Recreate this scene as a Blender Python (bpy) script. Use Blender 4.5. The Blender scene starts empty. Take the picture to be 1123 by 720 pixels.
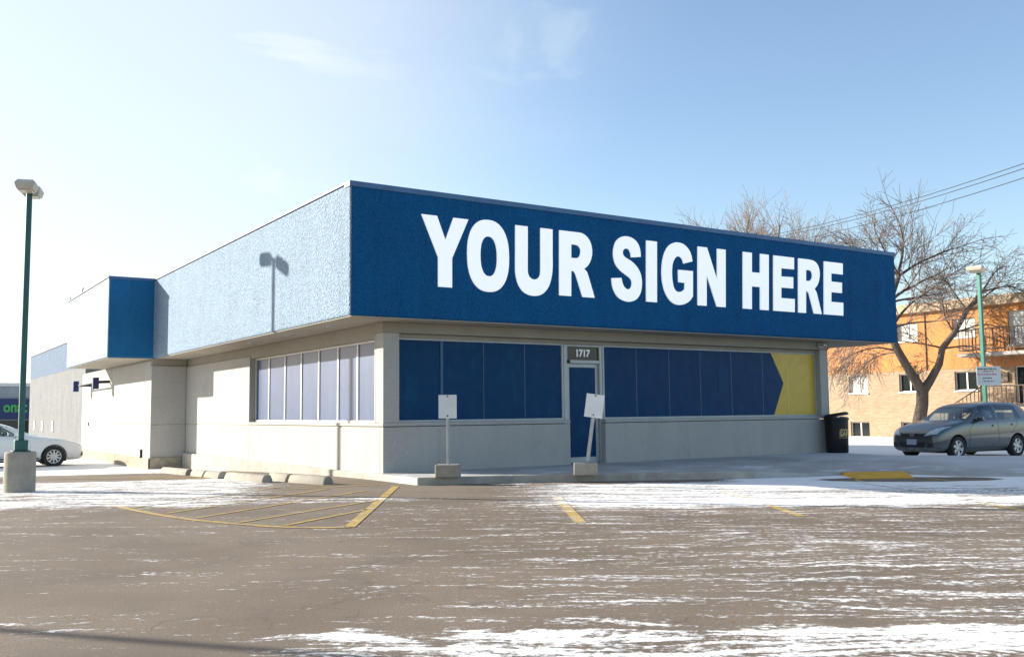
import bpy, bmesh, math, random
from mathutils import Vector, Matrix
from mathutils.bvhtree import BVHTree
C = bpy.context.scene.collection
SC = bpy.context.scene
R = math.radians
random.seed(7)

# ------------------------------------------------------------------ camera, sky, sun, exposure
cam = bpy.data.cameras.new('camera'); camo = bpy.data.objects.new('camera', cam); C.objects.link(camo)
yaw, pitch, roll = 0.5809, 0.0869, -0.0102
fw = Vector((math.sin(yaw)*math.cos(pitch), math.cos(yaw)*math.cos(pitch), math.sin(pitch)))
rt = Vector((math.cos(yaw), -math.sin(yaw), 0)); up = rt.cross(fw)
rt2 = rt*math.cos(roll)+up*math.sin(roll); up2 = up*math.cos(roll)-rt*math.sin(roll)
m = Matrix((rt2, up2, -fw)).transposed().to_4x4(); m.translation = Vector((-6.724, -15.348, 1.202))
camo.matrix_world = m
cam.sensor_width = 36.0; cam.lens = 36.0*1053.49/1123.0
cam.clip_start = 0.05; cam.clip_end = 3000
SC.camera = camo
SC.render.resolution_x = 1024; SC.render.resolution_y = 656
SC.view_settings.view_transform = 'Standard'; SC.view_settings.look = 'None'
SC.view_settings.gamma = 1; SC.view_settings.use_curve_mapping = False
SC.view_settings.exposure = 1.3

SUN = Vector((-1.0, 1.25, 0.53)).normalized()          # towards the sun
sel = math.asin(SUN.z); saz = math.atan2(SUN.x, SUN.y)
W = bpy.data.worlds.new('World'); SC.world = W; W.use_nodes = True
wn = W.node_tree; wn.nodes.clear()
def wnode(t, **k):
    n = wn.nodes.new(t)
    for a, b in k.items(): setattr(n, a, b)
    return n
sky = wnode('ShaderNodeTexSky', sky_type='NISHITA', sun_disc=False, sun_elevation=sel, sun_rotation=saz,
            altitude=200, air_density=1.0, dust_density=1.0, ozone_density=1.6)
tc = wnode('ShaderNodeTexCoord'); mp = wnode('ShaderNodeMapping'); mp.inputs['Scale'].default_value = (1.5, 1.5, 4.5)
nz = wnode('ShaderNodeTexNoise'); nz.inputs['Scale'].default_value = 1.5; nz.inputs['Detail'].default_value = 6; nz.inputs['Roughness'].default_value = .5
wn.links.new(tc.outputs['Generated'], mp.inputs['Vector']); wn.links.new(mp.outputs[0], nz.inputs['Vector'])
dt = wnode('ShaderNodeVectorMath', operation='DOT_PRODUCT'); wn.links.new(tc.outputs['Generated'], dt.inputs[0]); dt.inputs[1].default_value = SUN
def wmath(op, a, b):
    n = wnode('ShaderNodeMath', operation=op)
    for s_, x in zip(n.inputs, (a, b)):
        if isinstance(x, bpy.types.NodeSocket): wn.links.new(x, s_)
        else: s_.default_value = x
    return n.outputs[0]
def wstep(v, a, b, lo, hi):
    n = wnode('ShaderNodeMapRange', interpolation_type='SMOOTHSTEP'); wn.links.new(v, n.inputs['Value'])
    for k, x in (('From Min', a), ('From Max', b), ('To Min', lo), ('To Max', hi)): n.inputs[k].default_value = x
    return n.outputs[0]
haze = wstep(dt.outputs['Value'], .02, .78, 0, 1)                   # thin cloud sheet gathered round the sun
veil = wstep(wmath('ADD', wmath('MULTIPLY', nz.outputs['Fac'], .55), haze), .36, 1.30, 0, .62)
nz2 = wnode('ShaderNodeTexNoise'); nz2.inputs['Scale'].default_value = 2.1; nz2.inputs['Detail'].default_value = 7; nz2.inputs['Roughness'].default_value = .56; nz2.inputs['Distortion'].default_value = .4
wn.links.new(mp.outputs[0], nz2.inputs['Vector'])
puff = wmath('MULTIPLY', wstep(nz2.outputs['Fac'], .42, .66, 0, .8), wstep(haze, .42, .85, 0, 1))
wisp = wstep(nz2.outputs['Fac'], .60, .74, 0, .30)
cl = wmath('MAXIMUM', wmath('MAXIMUM', veil, puff), wisp)
mx = wnode('ShaderNodeMix', data_type='RGBA'); wn.links.new(cl, mx.inputs['Factor']); wn.links.new(sky.outputs[0], mx.inputs['A'])
mx.inputs['B'].default_value = (3.85, 4.12, 4.3, 1)
bg = wnode('ShaderNodeBackground'); bg.inputs['Strength'].default_value = 0.103
wo = wnode('ShaderNodeOutputWorld')
wn.links.new(mx.outputs['Result'], bg.inputs['Color']); wn.links.new(bg.outputs[0], wo.inputs['Surface'])

sd = bpy.data.lights.new('sun', 'SUN'); sd.energy = 5.0; sd.angle = R(0.5); sd.color = (1, .93, .82)
so = bpy.data.objects.new('sun', sd); C.objects.link(so); so.rotation_euler = (-SUN).to_track_quat('-Z', 'Y').to_euler(); so.location = SUN*60

# ------------------------------------------------------------------ materials
class NT:
    """small helper round a node tree"""
    def __init__(s, tree): s.t = tree; s.n = tree.nodes; s.l = tree.links
    def new(s, t, **k):
        n = s.n.new(t)
        for a, b in k.items(): setattr(n, a, b)
        return n
    def put(s, sock, v):
        if isinstance(v, bpy.types.NodeSocket): s.l.new(v, sock)
        elif v is not None: sock.default_value = v
    def math(s, op, a, b=None, clamp=False):
        n = s.new('ShaderNodeMath', operation=op, use_clamp=clamp); s.put(n.inputs[0], a)
        if b is not None: s.put(n.inputs[1], b)
        return n.outputs[0]
    def step(s, v, a, b, lo=0.0, hi=1.0):
        n = s.new('ShaderNodeMapRange', interpolation_type='SMOOTHSTEP'); s.put(n.inputs['Value'], v)
        for k, x in (('From Min', a), ('From Max', b), ('To Min', lo), ('To Max', hi)): s.put(n.inputs[k], x)
        return n.outputs[0]
    def noise(s, vec, scale, detail=4, rough=.55, dist=0):
        n = s.new('ShaderNodeTexNoise'); s.put(n.inputs['Vector'], vec); n.inputs['Scale'].default_value = scale
        n.inputs['Detail'].default_value = detail; n.inputs['Roughness'].default_value = rough; n.inputs['Distortion'].default_value = dist
        return n.outputs['Fac']
    def vor(s, vec, scale, out='Distance', feature='F1'):
        n = s.new('ShaderNodeTexVoronoi', feature=feature); s.put(n.inputs['Vector'], vec); n.inputs['Scale'].default_value = scale
        return n.outputs[out]
    def mix(s, f, a, b):
        n = s.new('ShaderNodeMix', data_type='RGBA'); s.put(n.inputs['Factor'], f)
        for k, x in (('A', a), ('B', b)):
            s.put(n.inputs[k], (x+(1,)) if isinstance(x, tuple) and len(x) == 3 else x)
        return n.outputs['Result']
    def pos(s): return s.new('ShaderNodeNewGeometry').outputs['Position']
    def obj(s): return s.new('ShaderNodeTexCoord').outputs['Object']
    def scale(s, v, sc):
        n = s.new('ShaderNodeMapping'); s.put(n.inputs['Vector'], v); n.inputs['Scale'].default_value = sc; return n.outputs[0]
    def sep(s, v):
        n = s.new('ShaderNodeSeparateXYZ'); s.put(n.inputs[0], v); return n.outputs
    def comb(s, x, y, z=0.0):
        n = s.new('ShaderNodeCombineXYZ'); s.put(n.inputs[0], x); s.put(n.inputs[1], y); s.put(n.inputs[2], z); return n.outputs[0]
    def bump(s, h, strength, dist, normal=None):
        n = s.new('ShaderNodeBump'); s.put(n.inputs['Height'], h); n.inputs['Strength'].default_value = strength; n.inputs['Distance'].default_value = dist
        if normal is not None: s.put(n.inputs['Normal'], normal)
        return n.outputs[0]

def mat(name, fn=None, col=(.5, .5, .5), rough=.7, metal=0.0, spec=.5, coat=0.0):
    mt = bpy.data.materials.new(name); mt.use_nodes = True
    nt = NT(mt.node_tree); p = nt.n['Principled BSDF']
    p.inputs['Base Color'].default_value = col+(1,); p.inputs['Roughness'].default_value = rough
    p.inputs['Metallic'].default_value = metal; p.inputs['Specular IOR Level'].default_value = spec
    p.inputs['Coat Weight'].default_value = coat; p.inputs['Coat Roughness'].default_value = .06
    if fn: fn(nt, p)
    return mt

def var(col, amt=.25, scale=3.0, bump=.0, bscale=60, stain=None, bdist=.01, stretch=(1, 1, 1)):
    """base colour with patchy wear, fine grain and an optional bump"""
    def f(nt, p):
        v = nt.scale(nt.pos(), stretch)
        n1 = nt.noise(v, scale, 6, .6); n2 = nt.noise(nt.pos(), bscale, 3, .6)
        fac = nt.step(nt.math('ADD', nt.math('MULTIPLY', n1, .7), nt.math('MULTIPLY', n2, .3)), .32, .68)
        a = tuple(c*(1-amt) for c in col); b = tuple(min(1, c*(1+amt)) for c in col)
        c = nt.mix(fac, a, b)
        if stain:
            sc, thr, scol = stain
            c = nt.mix(nt.step(nt.noise(v, sc, 7, .65), thr, thr+.12), c, scol)
        nt.put(p.inputs['Base Color'], c)
        if bump: nt.put(p.inputs['Normal'], nt.bump(n2, bump, bdist))
    return f

def stucco(col, amt, bump, grain=26.0, dist=.03, streak=.0):
    def f(nt, p):
        v = nt.pos()
        big = nt.noise(v, 1.1, 5, .6); mid = nt.noise(nt.scale(v, (3, 3, .6)), 1.2, 5, .6)
        g1 = nt.noise(v, grain, 3, .65, .4); g2 = nt.vor(v, grain*1.3)
        h = nt.math('ADD', g1, nt.math('MULTIPLY', g2, .5))
        fac = nt.step(nt.math('ADD', nt.math('MULTIPLY', big, .5), nt.math('MULTIPLY', mid, .5)), .35, .65)
        c = nt.mix(fac, tuple(x*(1-amt) for x in col), tuple(min(1, x*(1+amt)) for x in col))
        c = nt.mix(nt.step(nt.math('ADD', nt.math('MULTIPLY', g1, .6), nt.math('MULTIPLY', g2, .45)), .35, .62, 0, .35+streak*.6), c, tuple(min(1, x*(1.35+streak*.5)+.02) for x in col))
        drip = nt.step(nt.noise(nt.scale(v, (2.6, 2.6, .16)), 1.3, 6, .65), .54, .70, 0, .16)
        blot = nt.step(nt.noise(v, .7, 7, .7), .56, .70, 0, .12)
        c = nt.mix(nt.math('ADD', drip, blot), c, tuple(x*.45 for x in col))
        nt.put(p.inputs['Base Color'], c); nt.put(p.inputs['Normal'], nt.bump(h, bump, dist))
    return f

M = {}
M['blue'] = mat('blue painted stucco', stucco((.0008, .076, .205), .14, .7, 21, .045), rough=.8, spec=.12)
M['blue_pale'] = mat('pale blue stucco', stucco((.162, .220, .282), .14, 1.0, 25, .045, .75), rough=.85, spec=.2)
M['blue_box_side'] = mat('very pale blue stucco', stucco((.265, .325, .375), .05, .3), rough=.85, spec=.2)
M['blue_box_hazed'] = mat('blue stucco with painted haze', stucco((.012, .12, .275), .12, .5, 21, .04), rough=.8, spec=.12)  # haze over the shaded box front, painted into its blue
M['flash'] = mat('blue metal flashing', var((.05, .12, .24), .15), rough=.45, metal=.2)
M['flash_dark'] = mat('dark metal flashing', var((.045, .06, .09), .15), rough=.5, metal=.2)
M['cream'] = mat('cream stucco wall', stucco((.36, .345, .32), .06, .25, 30, .015), rough=.9, spec=.2)
M['header'] = mat('beige painted header', var((.31, .285, .235), .07, 1.5, .1), rough=.9, spec=.2)
M['soffit'] = mat('beige stucco soffit', var((.38, .345, .285), .07, 1.2, .15), rough=.9, spec=.2)
M['stone'] = mat('crumbling beige concrete foundation', var((.36, .31, .24), .28, 5, .8, 25, (9, .62, (.23, .17, .11)), .03), rough=.95, spec=.1)
M['kerb'] = mat('pale kerb concrete', var((.37, .345, .30), .18, 4, .4, 60, (6, .62, (.28, .25, .21)), .008), rough=.95, spec=.1)
M['block'] = mat('grey beige cast concrete', var((.31, .285, .24), .15, 5, .4, 50, (7, .66, (.25, .22, .18)), .008), rough=.95, spec=.1)
def f_letter(nt, p):          # white letters: glow added to keep them bright in shade, no lamp inside
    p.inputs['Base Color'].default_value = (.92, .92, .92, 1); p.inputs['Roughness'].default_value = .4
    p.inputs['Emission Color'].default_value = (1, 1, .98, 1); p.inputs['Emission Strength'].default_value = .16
M['letter'] = mat('white letters with added glow', f_letter)
M['white'] = mat('white vinyl numerals', var((.92, .92, .92), .01, 2), rough=.5)
M['alu'] = mat('grey painted aluminium', var((.40, .41, .41), .08, 3), rough=.45, metal=.15)
M['alu_light'] = mat('white painted mullion', var((.62, .61, .58), .05, 3), rough=.5)
def film(col, dust, amt):
    def f(nt, p):
        v = nt.pos()
        n = nt.noise(nt.scale(v, (1, 1, 1)), 2.2, 6, .7); n2 = nt.noise(v, 9, 6, .75)
        drip = nt.noise(nt.scale(v, (6, 6, .35)), 2.0, 5, .6)
        fac = nt.math('ADD', nt.step(n, .5, .75, 0, amt), nt.math('ADD', nt.step(n2, .56, .78, 0, amt), nt.step(drip, .5, .75, 0, amt*.8)), True)
        nt.put(p.inputs['Base Color'], nt.mix(fac, col, dust))
        nt.put(p.inputs['Roughness'], nt.step(n2, .4, .7, .22, .5))
    return f
M['film'] = mat('navy window film', film((.0006, .038, .115), (.008, .078, .185), .5), rough=.35, spec=.08)
M['film_faded'] = mat('dusty bleached blue window film', var((.048, .080, .165), .14, .9, 0, 3, None, .01, (3, 3, .5)), rough=.35, spec=.4)
M['film_yellow'] = mat('yellow window film', film((.56, .37, .035), (.5, .36, .1), .3), rough=.3, spec=.4)
M['seam'] = mat('film seam', var((.008, .06, .14), .3, 6), rough=.4)
M['seam_y'] = mat('pale film seam', var((.62, .46, .13), .1, 6), rough=.4)
M['dark_glass'] = mat('dark glass', None, (.018, .022, .022), .08, 0, .3)
M['black'] = mat('black rubber', var((.012, .012, .013), .2, 6), rough=.7)
M['green_paint'] = mat('dark green painted steel', var((.012, .085, .075), .2, 5, .05), rough=.4, metal=.1)
M['teal_paint'] = mat('bright teal green painted steel', var((.018, .14, .105), .15, 5, .05), rough=.4, metal=.1)
M['lamp_tan'] = mat('tan lamp housing', var((.52, .46, .37), .1, 6), rough=.5)
M['lamp_lens'] = mat('frosted lamp lens', None, (.55, .47, .36), .3)
M['sign_white'] = mat('white sheet sign', var((.68, .68, .67), .06, 5), rough=.6)
M['sign_text_dark'] = mat('faded sign lettering', None, (.05, .12, .06), .7)
M['sign_text_red'] = mat('red sign lettering', None, (.5, .05, .07), .7)
M['galv'] = mat('galvanised steel', var((.42, .42, .41), .12, 8), rough=.45, metal=.4)
M['bin'] = mat('black plastic', var((.006, .008, .013), .25, 5), rough=.42, spec=.35)
M['gold'] = mat('gold print', None, (.62, .45, .2), .6)
M['bag'] = mat('grey bin liner', var((.12, .12, .17), .2, 20), rough=.4)
M['navy'] = mat('navy painted steel', var((.01, .022, .10), .15, 6), rough=.5)

# ---- shared snow cover mask (world position) used by the asphalt, the paint and the walk
grp = bpy.data.node_groups.new('snow cover', 'ShaderNodeTree')
grp.interface.new_socket('Snow', in_out='OUTPUT', socket_type='NodeSocketFloat')
grp.interface.new_socket('Grain', in_out='OUTPUT', socket_type='NodeSocketFloat')
g = NT(grp); go = g.new('NodeGroupOutput')
P = g.pos(); X, Y, Z = g.sep(P)[:3]
S_ = g.math('ADD', g.math('MULTIPLY', X, .87), g.math('MULTIPLY', Y, -.493))       # along the drive lane
T_ = g.math('ADD', g.math('MULTIPLY', X, .549), g.math('MULTIPLY', Y, .836))       # across it
wob = g.noise(g.comb(g.math('MULTIPLY', S_, .25), g.math('MULTIPLY', T_, .5)), 1.0, 3)
wob2 = g.noise(P, 1.6, 4)
Tw = g.math('ADD', T_, g.math('MULTIPLY', g.math('SUBTRACT', wob, .5), 1.2))
Tw2 = g.math('ADD', T_, g.math('MULTIPLY', g.math('SUBTRACT', wob2, .5), 1.3))
A1 = g.noise(g.comb(g.math('MULTIPLY', S_, .5), g.math('MULTIPLY', Tw, 4.8)), 1.0, 8, .66)
A2 = g.noise(g.comb(g.math('MULTIPLY', S_, 3.0), g.math('MULTIPLY', Tw, 18)), 1.0, 5, .7)
A3 = g.noise(P, 17, 4, .72)
N = g.math('ADD', g.math('ADD', g.math('MULTIPLY', A1, .38), g.math('MULTIPLY', A2, .36)), g.math('MULTIPLY', A3, .26))
def band(t0, t1, w, s0=None, s1=None, sw=1.2, amp=1.0):
    v = g.math('MULTIPLY', g.step(Tw2, t0-w, t0+w), g.step(Tw2, t1+w, t1-w))
    # (a reversed smoothstep: from t1+w down to t1-w)
    if s0 is not None: v = g.math('MULTIPLY', v, g.step(S_, s0-sw, s0+sw))
    if s1 is not None: v = g.math('MULTIPLY', v, g.step(S_, s1+sw, s1-sw))
    return g.math('MULTIPLY', v, amp)
SNOW = [(-4.3, -.2, .5, 2.8, None, 1.3, .135), (-3.7, 3.0, .5, None, -1.2, .8, .12), (-3.3, -2.3, .3, -1.2, 1.4, .7, .085),
        (-16, -11.15, .15, .8, None, .5, .115), (-11.2, -4.5, .7, 3.0, None, 1.8, .020), (-11.4, -8.4, .6, 4.2, None, .9, .022),
        (-11.3, -3.5, .6, None, None, 1, .024), (-11.3, -3.5, .6, .8, None, 1.5, .018), (9, 800, 2, None, None, 1, .35), (-1.2, 4, .5, 6.8, None, 1, .3)]
tot = None
for b in SNOW:
    o = band(*b); tot = o if tot is None else g.math('ADD', tot, o)
dx = g.math('MULTIPLY', g.math('SUBTRACT', S_, 9.55), .55); dy = g.math('MULTIPLY', g.math('SUBTRACT', T_, -.05), 1.5)
hole = g.step(g.math('ADD', g.math('ADD', g.math('MULTIPLY', dx, dx), g.math('MULTIPLY', dy, dy)), g.math('MULTIPLY', g.math('SUBTRACT', wob2, .5), .8)), 1.0, .35)
# packed tyre tracks with tread marks through the near snow
def track(t0, w, amp):
    d = g.math('ABSOLUTE', g.math('SUBTRACT', g.math('ADD', T_, g.math('MULTIPLY', g.math('SUBTRACT', wob, .5), .8)), t0))
    ins = g.step(d, w, w*.75)
    tr = g.math('SINE', g.math('ADD', g.math('MULTIPLY', S_, 58), g.math('MULTIPLY', d, 55)))
    return g.math('MULTIPLY', ins, g.step(tr, -.2, .7, amp*.25, amp))
trk = g.math('ADD', g.math('ADD', track(-11.75, .11, .09), track(-12.05, .10, .09)), g.math('ADD', track(-9.9, .10, .05), track(-2.3, .12, .06)))
cover = g.step(g.math('SUBTRACT', g.math('SUBTRACT', g.math('ADD', N, tot), trk), g.math('MULTIPLY', hole, .6)), .572, .65)
g.put(go.inputs['Snow'], cover); g.put(go.inputs['Grain'], A3)

def snow_nodes(nt):
    n = nt.new('ShaderNodeGroup'); n.node_tree = grp; return n.outputs['Snow'], n.outputs['Grain']
def f_ground(nt, p):
    sn, gr = snow_nodes(nt); v = nt.pos()
    big = nt.noise(v, .35, 5, .6); fine = nt.noise(v, 70, 3, .7); peb = nt.vor(v, 110)
    c = nt.mix(nt.step(big, .35, .65), (.165, .127, .094), (.228, .182, .140))
    c = nt.mix(nt.step(fine, .40, .62, 0, .75), c, (.105, .085, .068))
    c = nt.mix(nt.step(peb, .0, .28, .45, 0), c, (.30, .26, .22))
    lane = nt.noise(nt.scale(v, (1, 1, 1)), .9, 6, .65)
    c = nt.mix(nt.step(lane, .52, .72, 0, .55), c, (.115, .092, .072))
    wp = nt.new('ShaderNodeTexNoise'); nt.put(wp.inputs['Vector'], v); wp.inputs['Scale'].default_value = .9; wp.inputs['Detail'].default_value = 4
    ck = nt.new('ShaderNodeVectorMath', operation='ADD'); nt.put(ck.inputs[0], nt.scale(v, (.22, .22, 0))); nt.put(ck.inputs[1], wp.outputs['Color'])
    crack = nt.step(nt.vor(ck.outputs[0], 1.0, 'Distance', 'DISTANCE_TO_EDGE'), .0, .006, .42, 0)
    c = nt.mix(crack, c, (.06, .05, .043))
    c = nt.mix(nt.step(nt.noise(v, .55, 3, .5), .60, .68, 0, .35), c, (.10, .085, .07))
    c = nt.mix(sn, c, (.80, .79, .78))
    nt.put(p.inputs['Base Color'], c)
    h = nt.math('ADD', nt.math('MULTIPLY', sn, .6), nt.math('MULTIPLY', fine, .35))
    nt.put(p.inputs['Normal'], nt.bump(h, .6, .012))
    nt.put(p.inputs['Roughness'], .9); nt.put(p.inputs['Specular IOR Level'], .2)
M['lot'] = mat('worn asphalt under drifted snow', f_ground)
def f_paint(nt, p):
    sn, gr = snow_nodes(nt); v = nt.pos()
    worn = nt.step(nt.math('ADD', nt.math('MULTIPLY', gr, .6), nt.math('MULTIPLY', nt.noise(v, 4, 5, .7), .4)), .47, .60)
    c = nt.mix(worn, (.44, .30, .085), (.19, .155, .125))
    c = nt.mix(nt.math('MULTIPLY', sn, .85), c, (.80, .79, .78))
    nt.put(p.inputs['Base Color'], c); nt.put(p.inputs['Roughness'], .85); nt.put(p.inputs['Specular IOR Level'], .2)
M['paint'] = mat('worn yellow line paint', f_paint)
def f_walk(nt, p):
    v = nt.pos(); a = nt.noise(v, .8, 6, .65); b = nt.noise(v, 40, 3, .7)
    S = nt.sep(v)
    c = nt.mix(nt.step(a, .35, .68), (.30, .30, .29), (.42, .42, .41))
    c = nt.mix(nt.step(b, .5, .8, 0, .4), c, (.27, .26, .25))
    fr = nt.noise(nt.scale(v, (.7, 1.5, 1)), 1.1, 7, .7)
    c = nt.mix(nt.step(fr, .54, .70, 0, .75), c, (.76, .77, .78))
    c = nt.mix(nt.step(S[0], 9.5, 12.5, 0, .6), c, (.60, .61, .62))
    nt.put(p.inputs['Base Color'], c); nt.put(p.inputs['Normal'], nt.bump(b, .3, .006)); nt.put(p.inputs['Roughness'], .9)
M['walk'] = mat('frosted concrete walk', f_walk)
M['ramp_yellow'] = mat('yellow ramp paint', var((.62, .33, .02), .15, 5, .2, 60, (7, .64, (.3, .2, .08)), .005), rough=.8)
M['snow'] = mat('snow', var((.80, .81, .82), .04, 2, .4, 20, None, .03), rough=.9, spec=.2)
M['wet'] = mat('dark damp asphalt', var((.09, .085, .08), .25, 5, .4), rough=.75)

# ------------------------------------------------------------------ mesh helpers
class MB:
    def __init__(s): s.v = []; s.f = []; s.mi = []
    def add(s, vs, fs, mi=0):
        k = len(s.v); s.v += [tuple(v) for v in vs]
        for f in fs: s.f.append(tuple(i+k for i in f)); s.mi.append(mi)
        return s
    def box(s, x0, x1, y0, y1, z0, z1, mi=0):
        vs = [(x, y, z) for z in (z0, z1) for y in (y0, y1) for x in (x0, x1)]
        return s.add(vs, [(0, 2, 3, 1), (4, 5, 7, 6), (0, 1, 5, 4), (2, 6, 7, 3), (0, 4, 6, 2), (1, 3, 7, 5)], mi)
    def obox(s, mtx, sx, sy, sz, mi=0):
        vs = [mtx @ Vector((x, y, z)) for z in (-sz/2, sz/2) for y in (-sy/2, sy/2) for x in (-sx/2, sx/2)]
        return s.add(vs, [(0, 2, 3, 1), (4, 5, 7, 6), (0, 1, 5, 4), (2, 6, 7, 3), (0, 4, 6, 2), (1, 3, 7, 5)], mi)
    def prism(s, poly, z0, z1, mi=0):
        n = len(poly); vs = [(x, y, z0) for x, y in poly]+[(x, y, z1) for x, y in poly]
        fs = [tuple(range(n-1, -1, -1)), tuple(range(n, 2*n))]+[(i, (i+1) % n, n+(i+1) % n, n+i) for i in range(n)]
        return s.add(vs, fs, mi)
    def tube(s, pts, rad, n=8, cap=True, mi=0):
        pts = [Vector(p) for p in pts]; k = len(s.v); rings = len(pts)
        a = None
        for i, p in enumerate(pts):
            d = (pts[min(i+1, rings-1)]-pts[max(i-1, 0)]).normalized()
            if a is None: a = d.orthogonal().normalized()
            else:
                a = (a-d*a.dot(d)); a = a.normalized() if a.length > 1e-6 else d.orthogonal().normalized()
            b = d.cross(a); r = rad[i] if isinstance(rad, (list, tuple)) else rad
            for j in range(n):
                t = 2*math.pi*j/n; s.v.append(tuple(p+(a*math.cos(t)+b*math.sin(t))*r))
        for i in range(rings-1):
            for j in range(n):
                s.f.append((k+i*n+j, k+i*n+(j+1) % n, k+(i+1)*n+(j+1) % n, k+(i+1)*n+j)); s.mi.append(mi)
        if cap:
            s.f.append(tuple(k+j for j in range(n-1, -1, -1))); s.mi.append(mi)
            s.f.append(tuple(k+(rings-1)*n+j for j in range(n))); s.mi.append(mi)
        return s
    def lathe(s, prof, n=32, c=(0, 0, 0), mi=0, axis='z'):
        k = len(s.v)
        for r, h in prof:
            for j in range(n):
                t = 2*math.pi*j/n; a, b = r*math.cos(t), r*math.sin(t)
                s.v.append((c[0]+a, c[1]+b, c[2]+h) if axis == 'z' else (c[0]+a, c[1]+h, c[2]+b))
        for i in range(len(prof)-1):
            for j in range(n):
                q = (k+i*n+j, k+i*n+(j+1) % n, k+(i+1)*n+(j+1) % n, k+(i+1)*n+j)
                s.f.append(q); s.mi.append(mi)
        return s
    def build(s, name, mats, parent=None, bevel=0, smooth=False, segs=2, angle=40):
        me = bpy.data.meshes.new(name); me.from_pydata(s.v, [], s.f)
        mats = mats if isinstance(mats, (list, tuple)) else [mats]
        for x in mats: me.materials.append(x)
        for p, i in zip(me.polygons, s.mi): p.material_index = i
        bm = bmesh.new(); bm.from_mesh(me); bmesh.ops.recalc_face_normals(bm, faces=bm.faces)
        if bevel:
            ed = [e for e in bm.edges if len(e.link_faces) == 2 and e.calc_face_angle(0) > R(30)]
            bmesh.ops.bevel(bm, geom=ed, offset=bevel, segments=segs, affect='EDGES', clamp_overlap=True, profile=.5)
        bm.to_mesh(me); bm.free()
        if smooth:
            for p in me.polygons: p.use_smooth = True
            try: me.set_sharp_from_angle(angle=R(angle))
            except Exception: pass
        o = bpy.data.objects.new(name, me); C.objects.link(o)
        if parent: o.parent = parent
        return o
def tag(o, label=None, cat=None, group=None, kind=None):
    for k, v in (('label', label), ('category', cat), ('group', group), ('kind', kind)):
        if v: o[k] = v
    return o
def empty(name, loc=(0, 0, 0), rz=0, label=None, cat=None, group=None):
    o = bpy.data.objects.new(name, None); C.objects.link(o); o.location = loc; o.rotation_euler = (0, 0, rz)
    o.empty_display_size = .2
    return tag(o, label, cat, group)
def text_mesh(name, body, size, mt, mtx, parent, bold=0.0, extrude=.004, sx=1.0, align='CENTER'):
    cu = bpy.data.curves.new(name+'_c', 'FONT'); cu.body = body; cu.size = size; cu.align_x = align; cu.align_y = 'CENTER'
    cu.offset = bold; cu.extrude = extrude; cu.resolution_u = 4
    t = bpy.data.objects.new(name+'_c', cu); C.objects.link(t)
    dg = bpy.context.evaluated_depsgraph_get(); me = bpy.data.meshes.new_from_object(t.evaluated_get(dg))
    bpy.data.objects.remove(t); bpy.data.curves.remove(cu)
    me.name = name; me.transform(mtx @ Matrix.Diagonal((sx, 1, 1, 1))); me.materials.clear(); me.materials.append(mt)
    o = bpy.data.objects.new(name, me); C.objects.link(o); o.parent = parent; return o
def outline_mesh(name, contours, depth, mt, mtx, parent):
    cu = bpy.data.curves.new(name+'_c', 'CURVE'); cu.dimensions = '2D'; cu.fill_mode = 'BOTH'; cu.extrude = depth
    for c in contours:
        sp = cu.splines.new('POLY'); sp.points.add(len(c)-1)
        for i, (x, y) in enumerate(c): sp.points[i].co = (x, y, 0, 1)
        sp.use_cyclic_u = True
    t = bpy.data.objects.new(name+'_c', cu); C.objects.link(t)
    dg = bpy.context.evaluated_depsgraph_get(); me = bpy.data.meshes.new_from_object(t.evaluated_get(dg))
    bpy.data.objects.remove(t); bpy.data.curves.remove(cu)
    me.name = name; me.transform(mtx); me.materials.clear(); me.materials.append(mt)
    o = bpy.data.objects.new(name, me); C.objects.link(o); o.parent = parent; return o
def frame3(o, x, y, z):
    m = Matrix((x, y, z)).transposed().to_4x4(); m.translation = Vector(o); return m
FRONT = lambda x, y, z: frame3((x, y, z), Vector((1, 0, 0)), Vector((0, 0, 1)), Vector((0, -1, 0)))   # plane facing -Y

# ------------------------------------------------------------------ ground
def sstep(v, a, b):
    t = min(1, max(0, (v-a)/(b-a))); return t*t*(3-2*t)
def G(x, y):
    left = 1-sstep(x, 1, 8)
    z = -.38*sstep(y, 0, 17)*left - .215*sstep(x, 10, 18)*(1-sstep(y, 14, 30)*left)
    z -= 1.1*sstep(y, 24, 55)*left
    return z
def axis(lo, hi, dense0, dense1, d):
    a = []; v = dense0
    while v <= dense1: a.append(v); v += d
    st = d; v = dense0
    while v > lo: st *= 1.35; v -= st; a.insert(0, v)
    st = d; v = a[-1]
    while v < hi: st *= 1.35; v += st; a.append(v)
    return a
gx = axis(-420, 500, -8, 24, .8); gy = axis(-60, 620, -14, 60, 1.0)
mb = MB(); nx = len(gx)
mb.v = [(x, y, G(x, y)) for y in gy for x in gx]
for j in range(len(gy)-1):
    for i in range(nx-1):
        mb.f.append((j*nx+i, j*nx+i+1, (j+1)*nx+i+1, (j+1)*nx+i)); mb.mi.append(0)
tag(mb.build('parking_lot', M['lot'], smooth=True), kind='structure')

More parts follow.
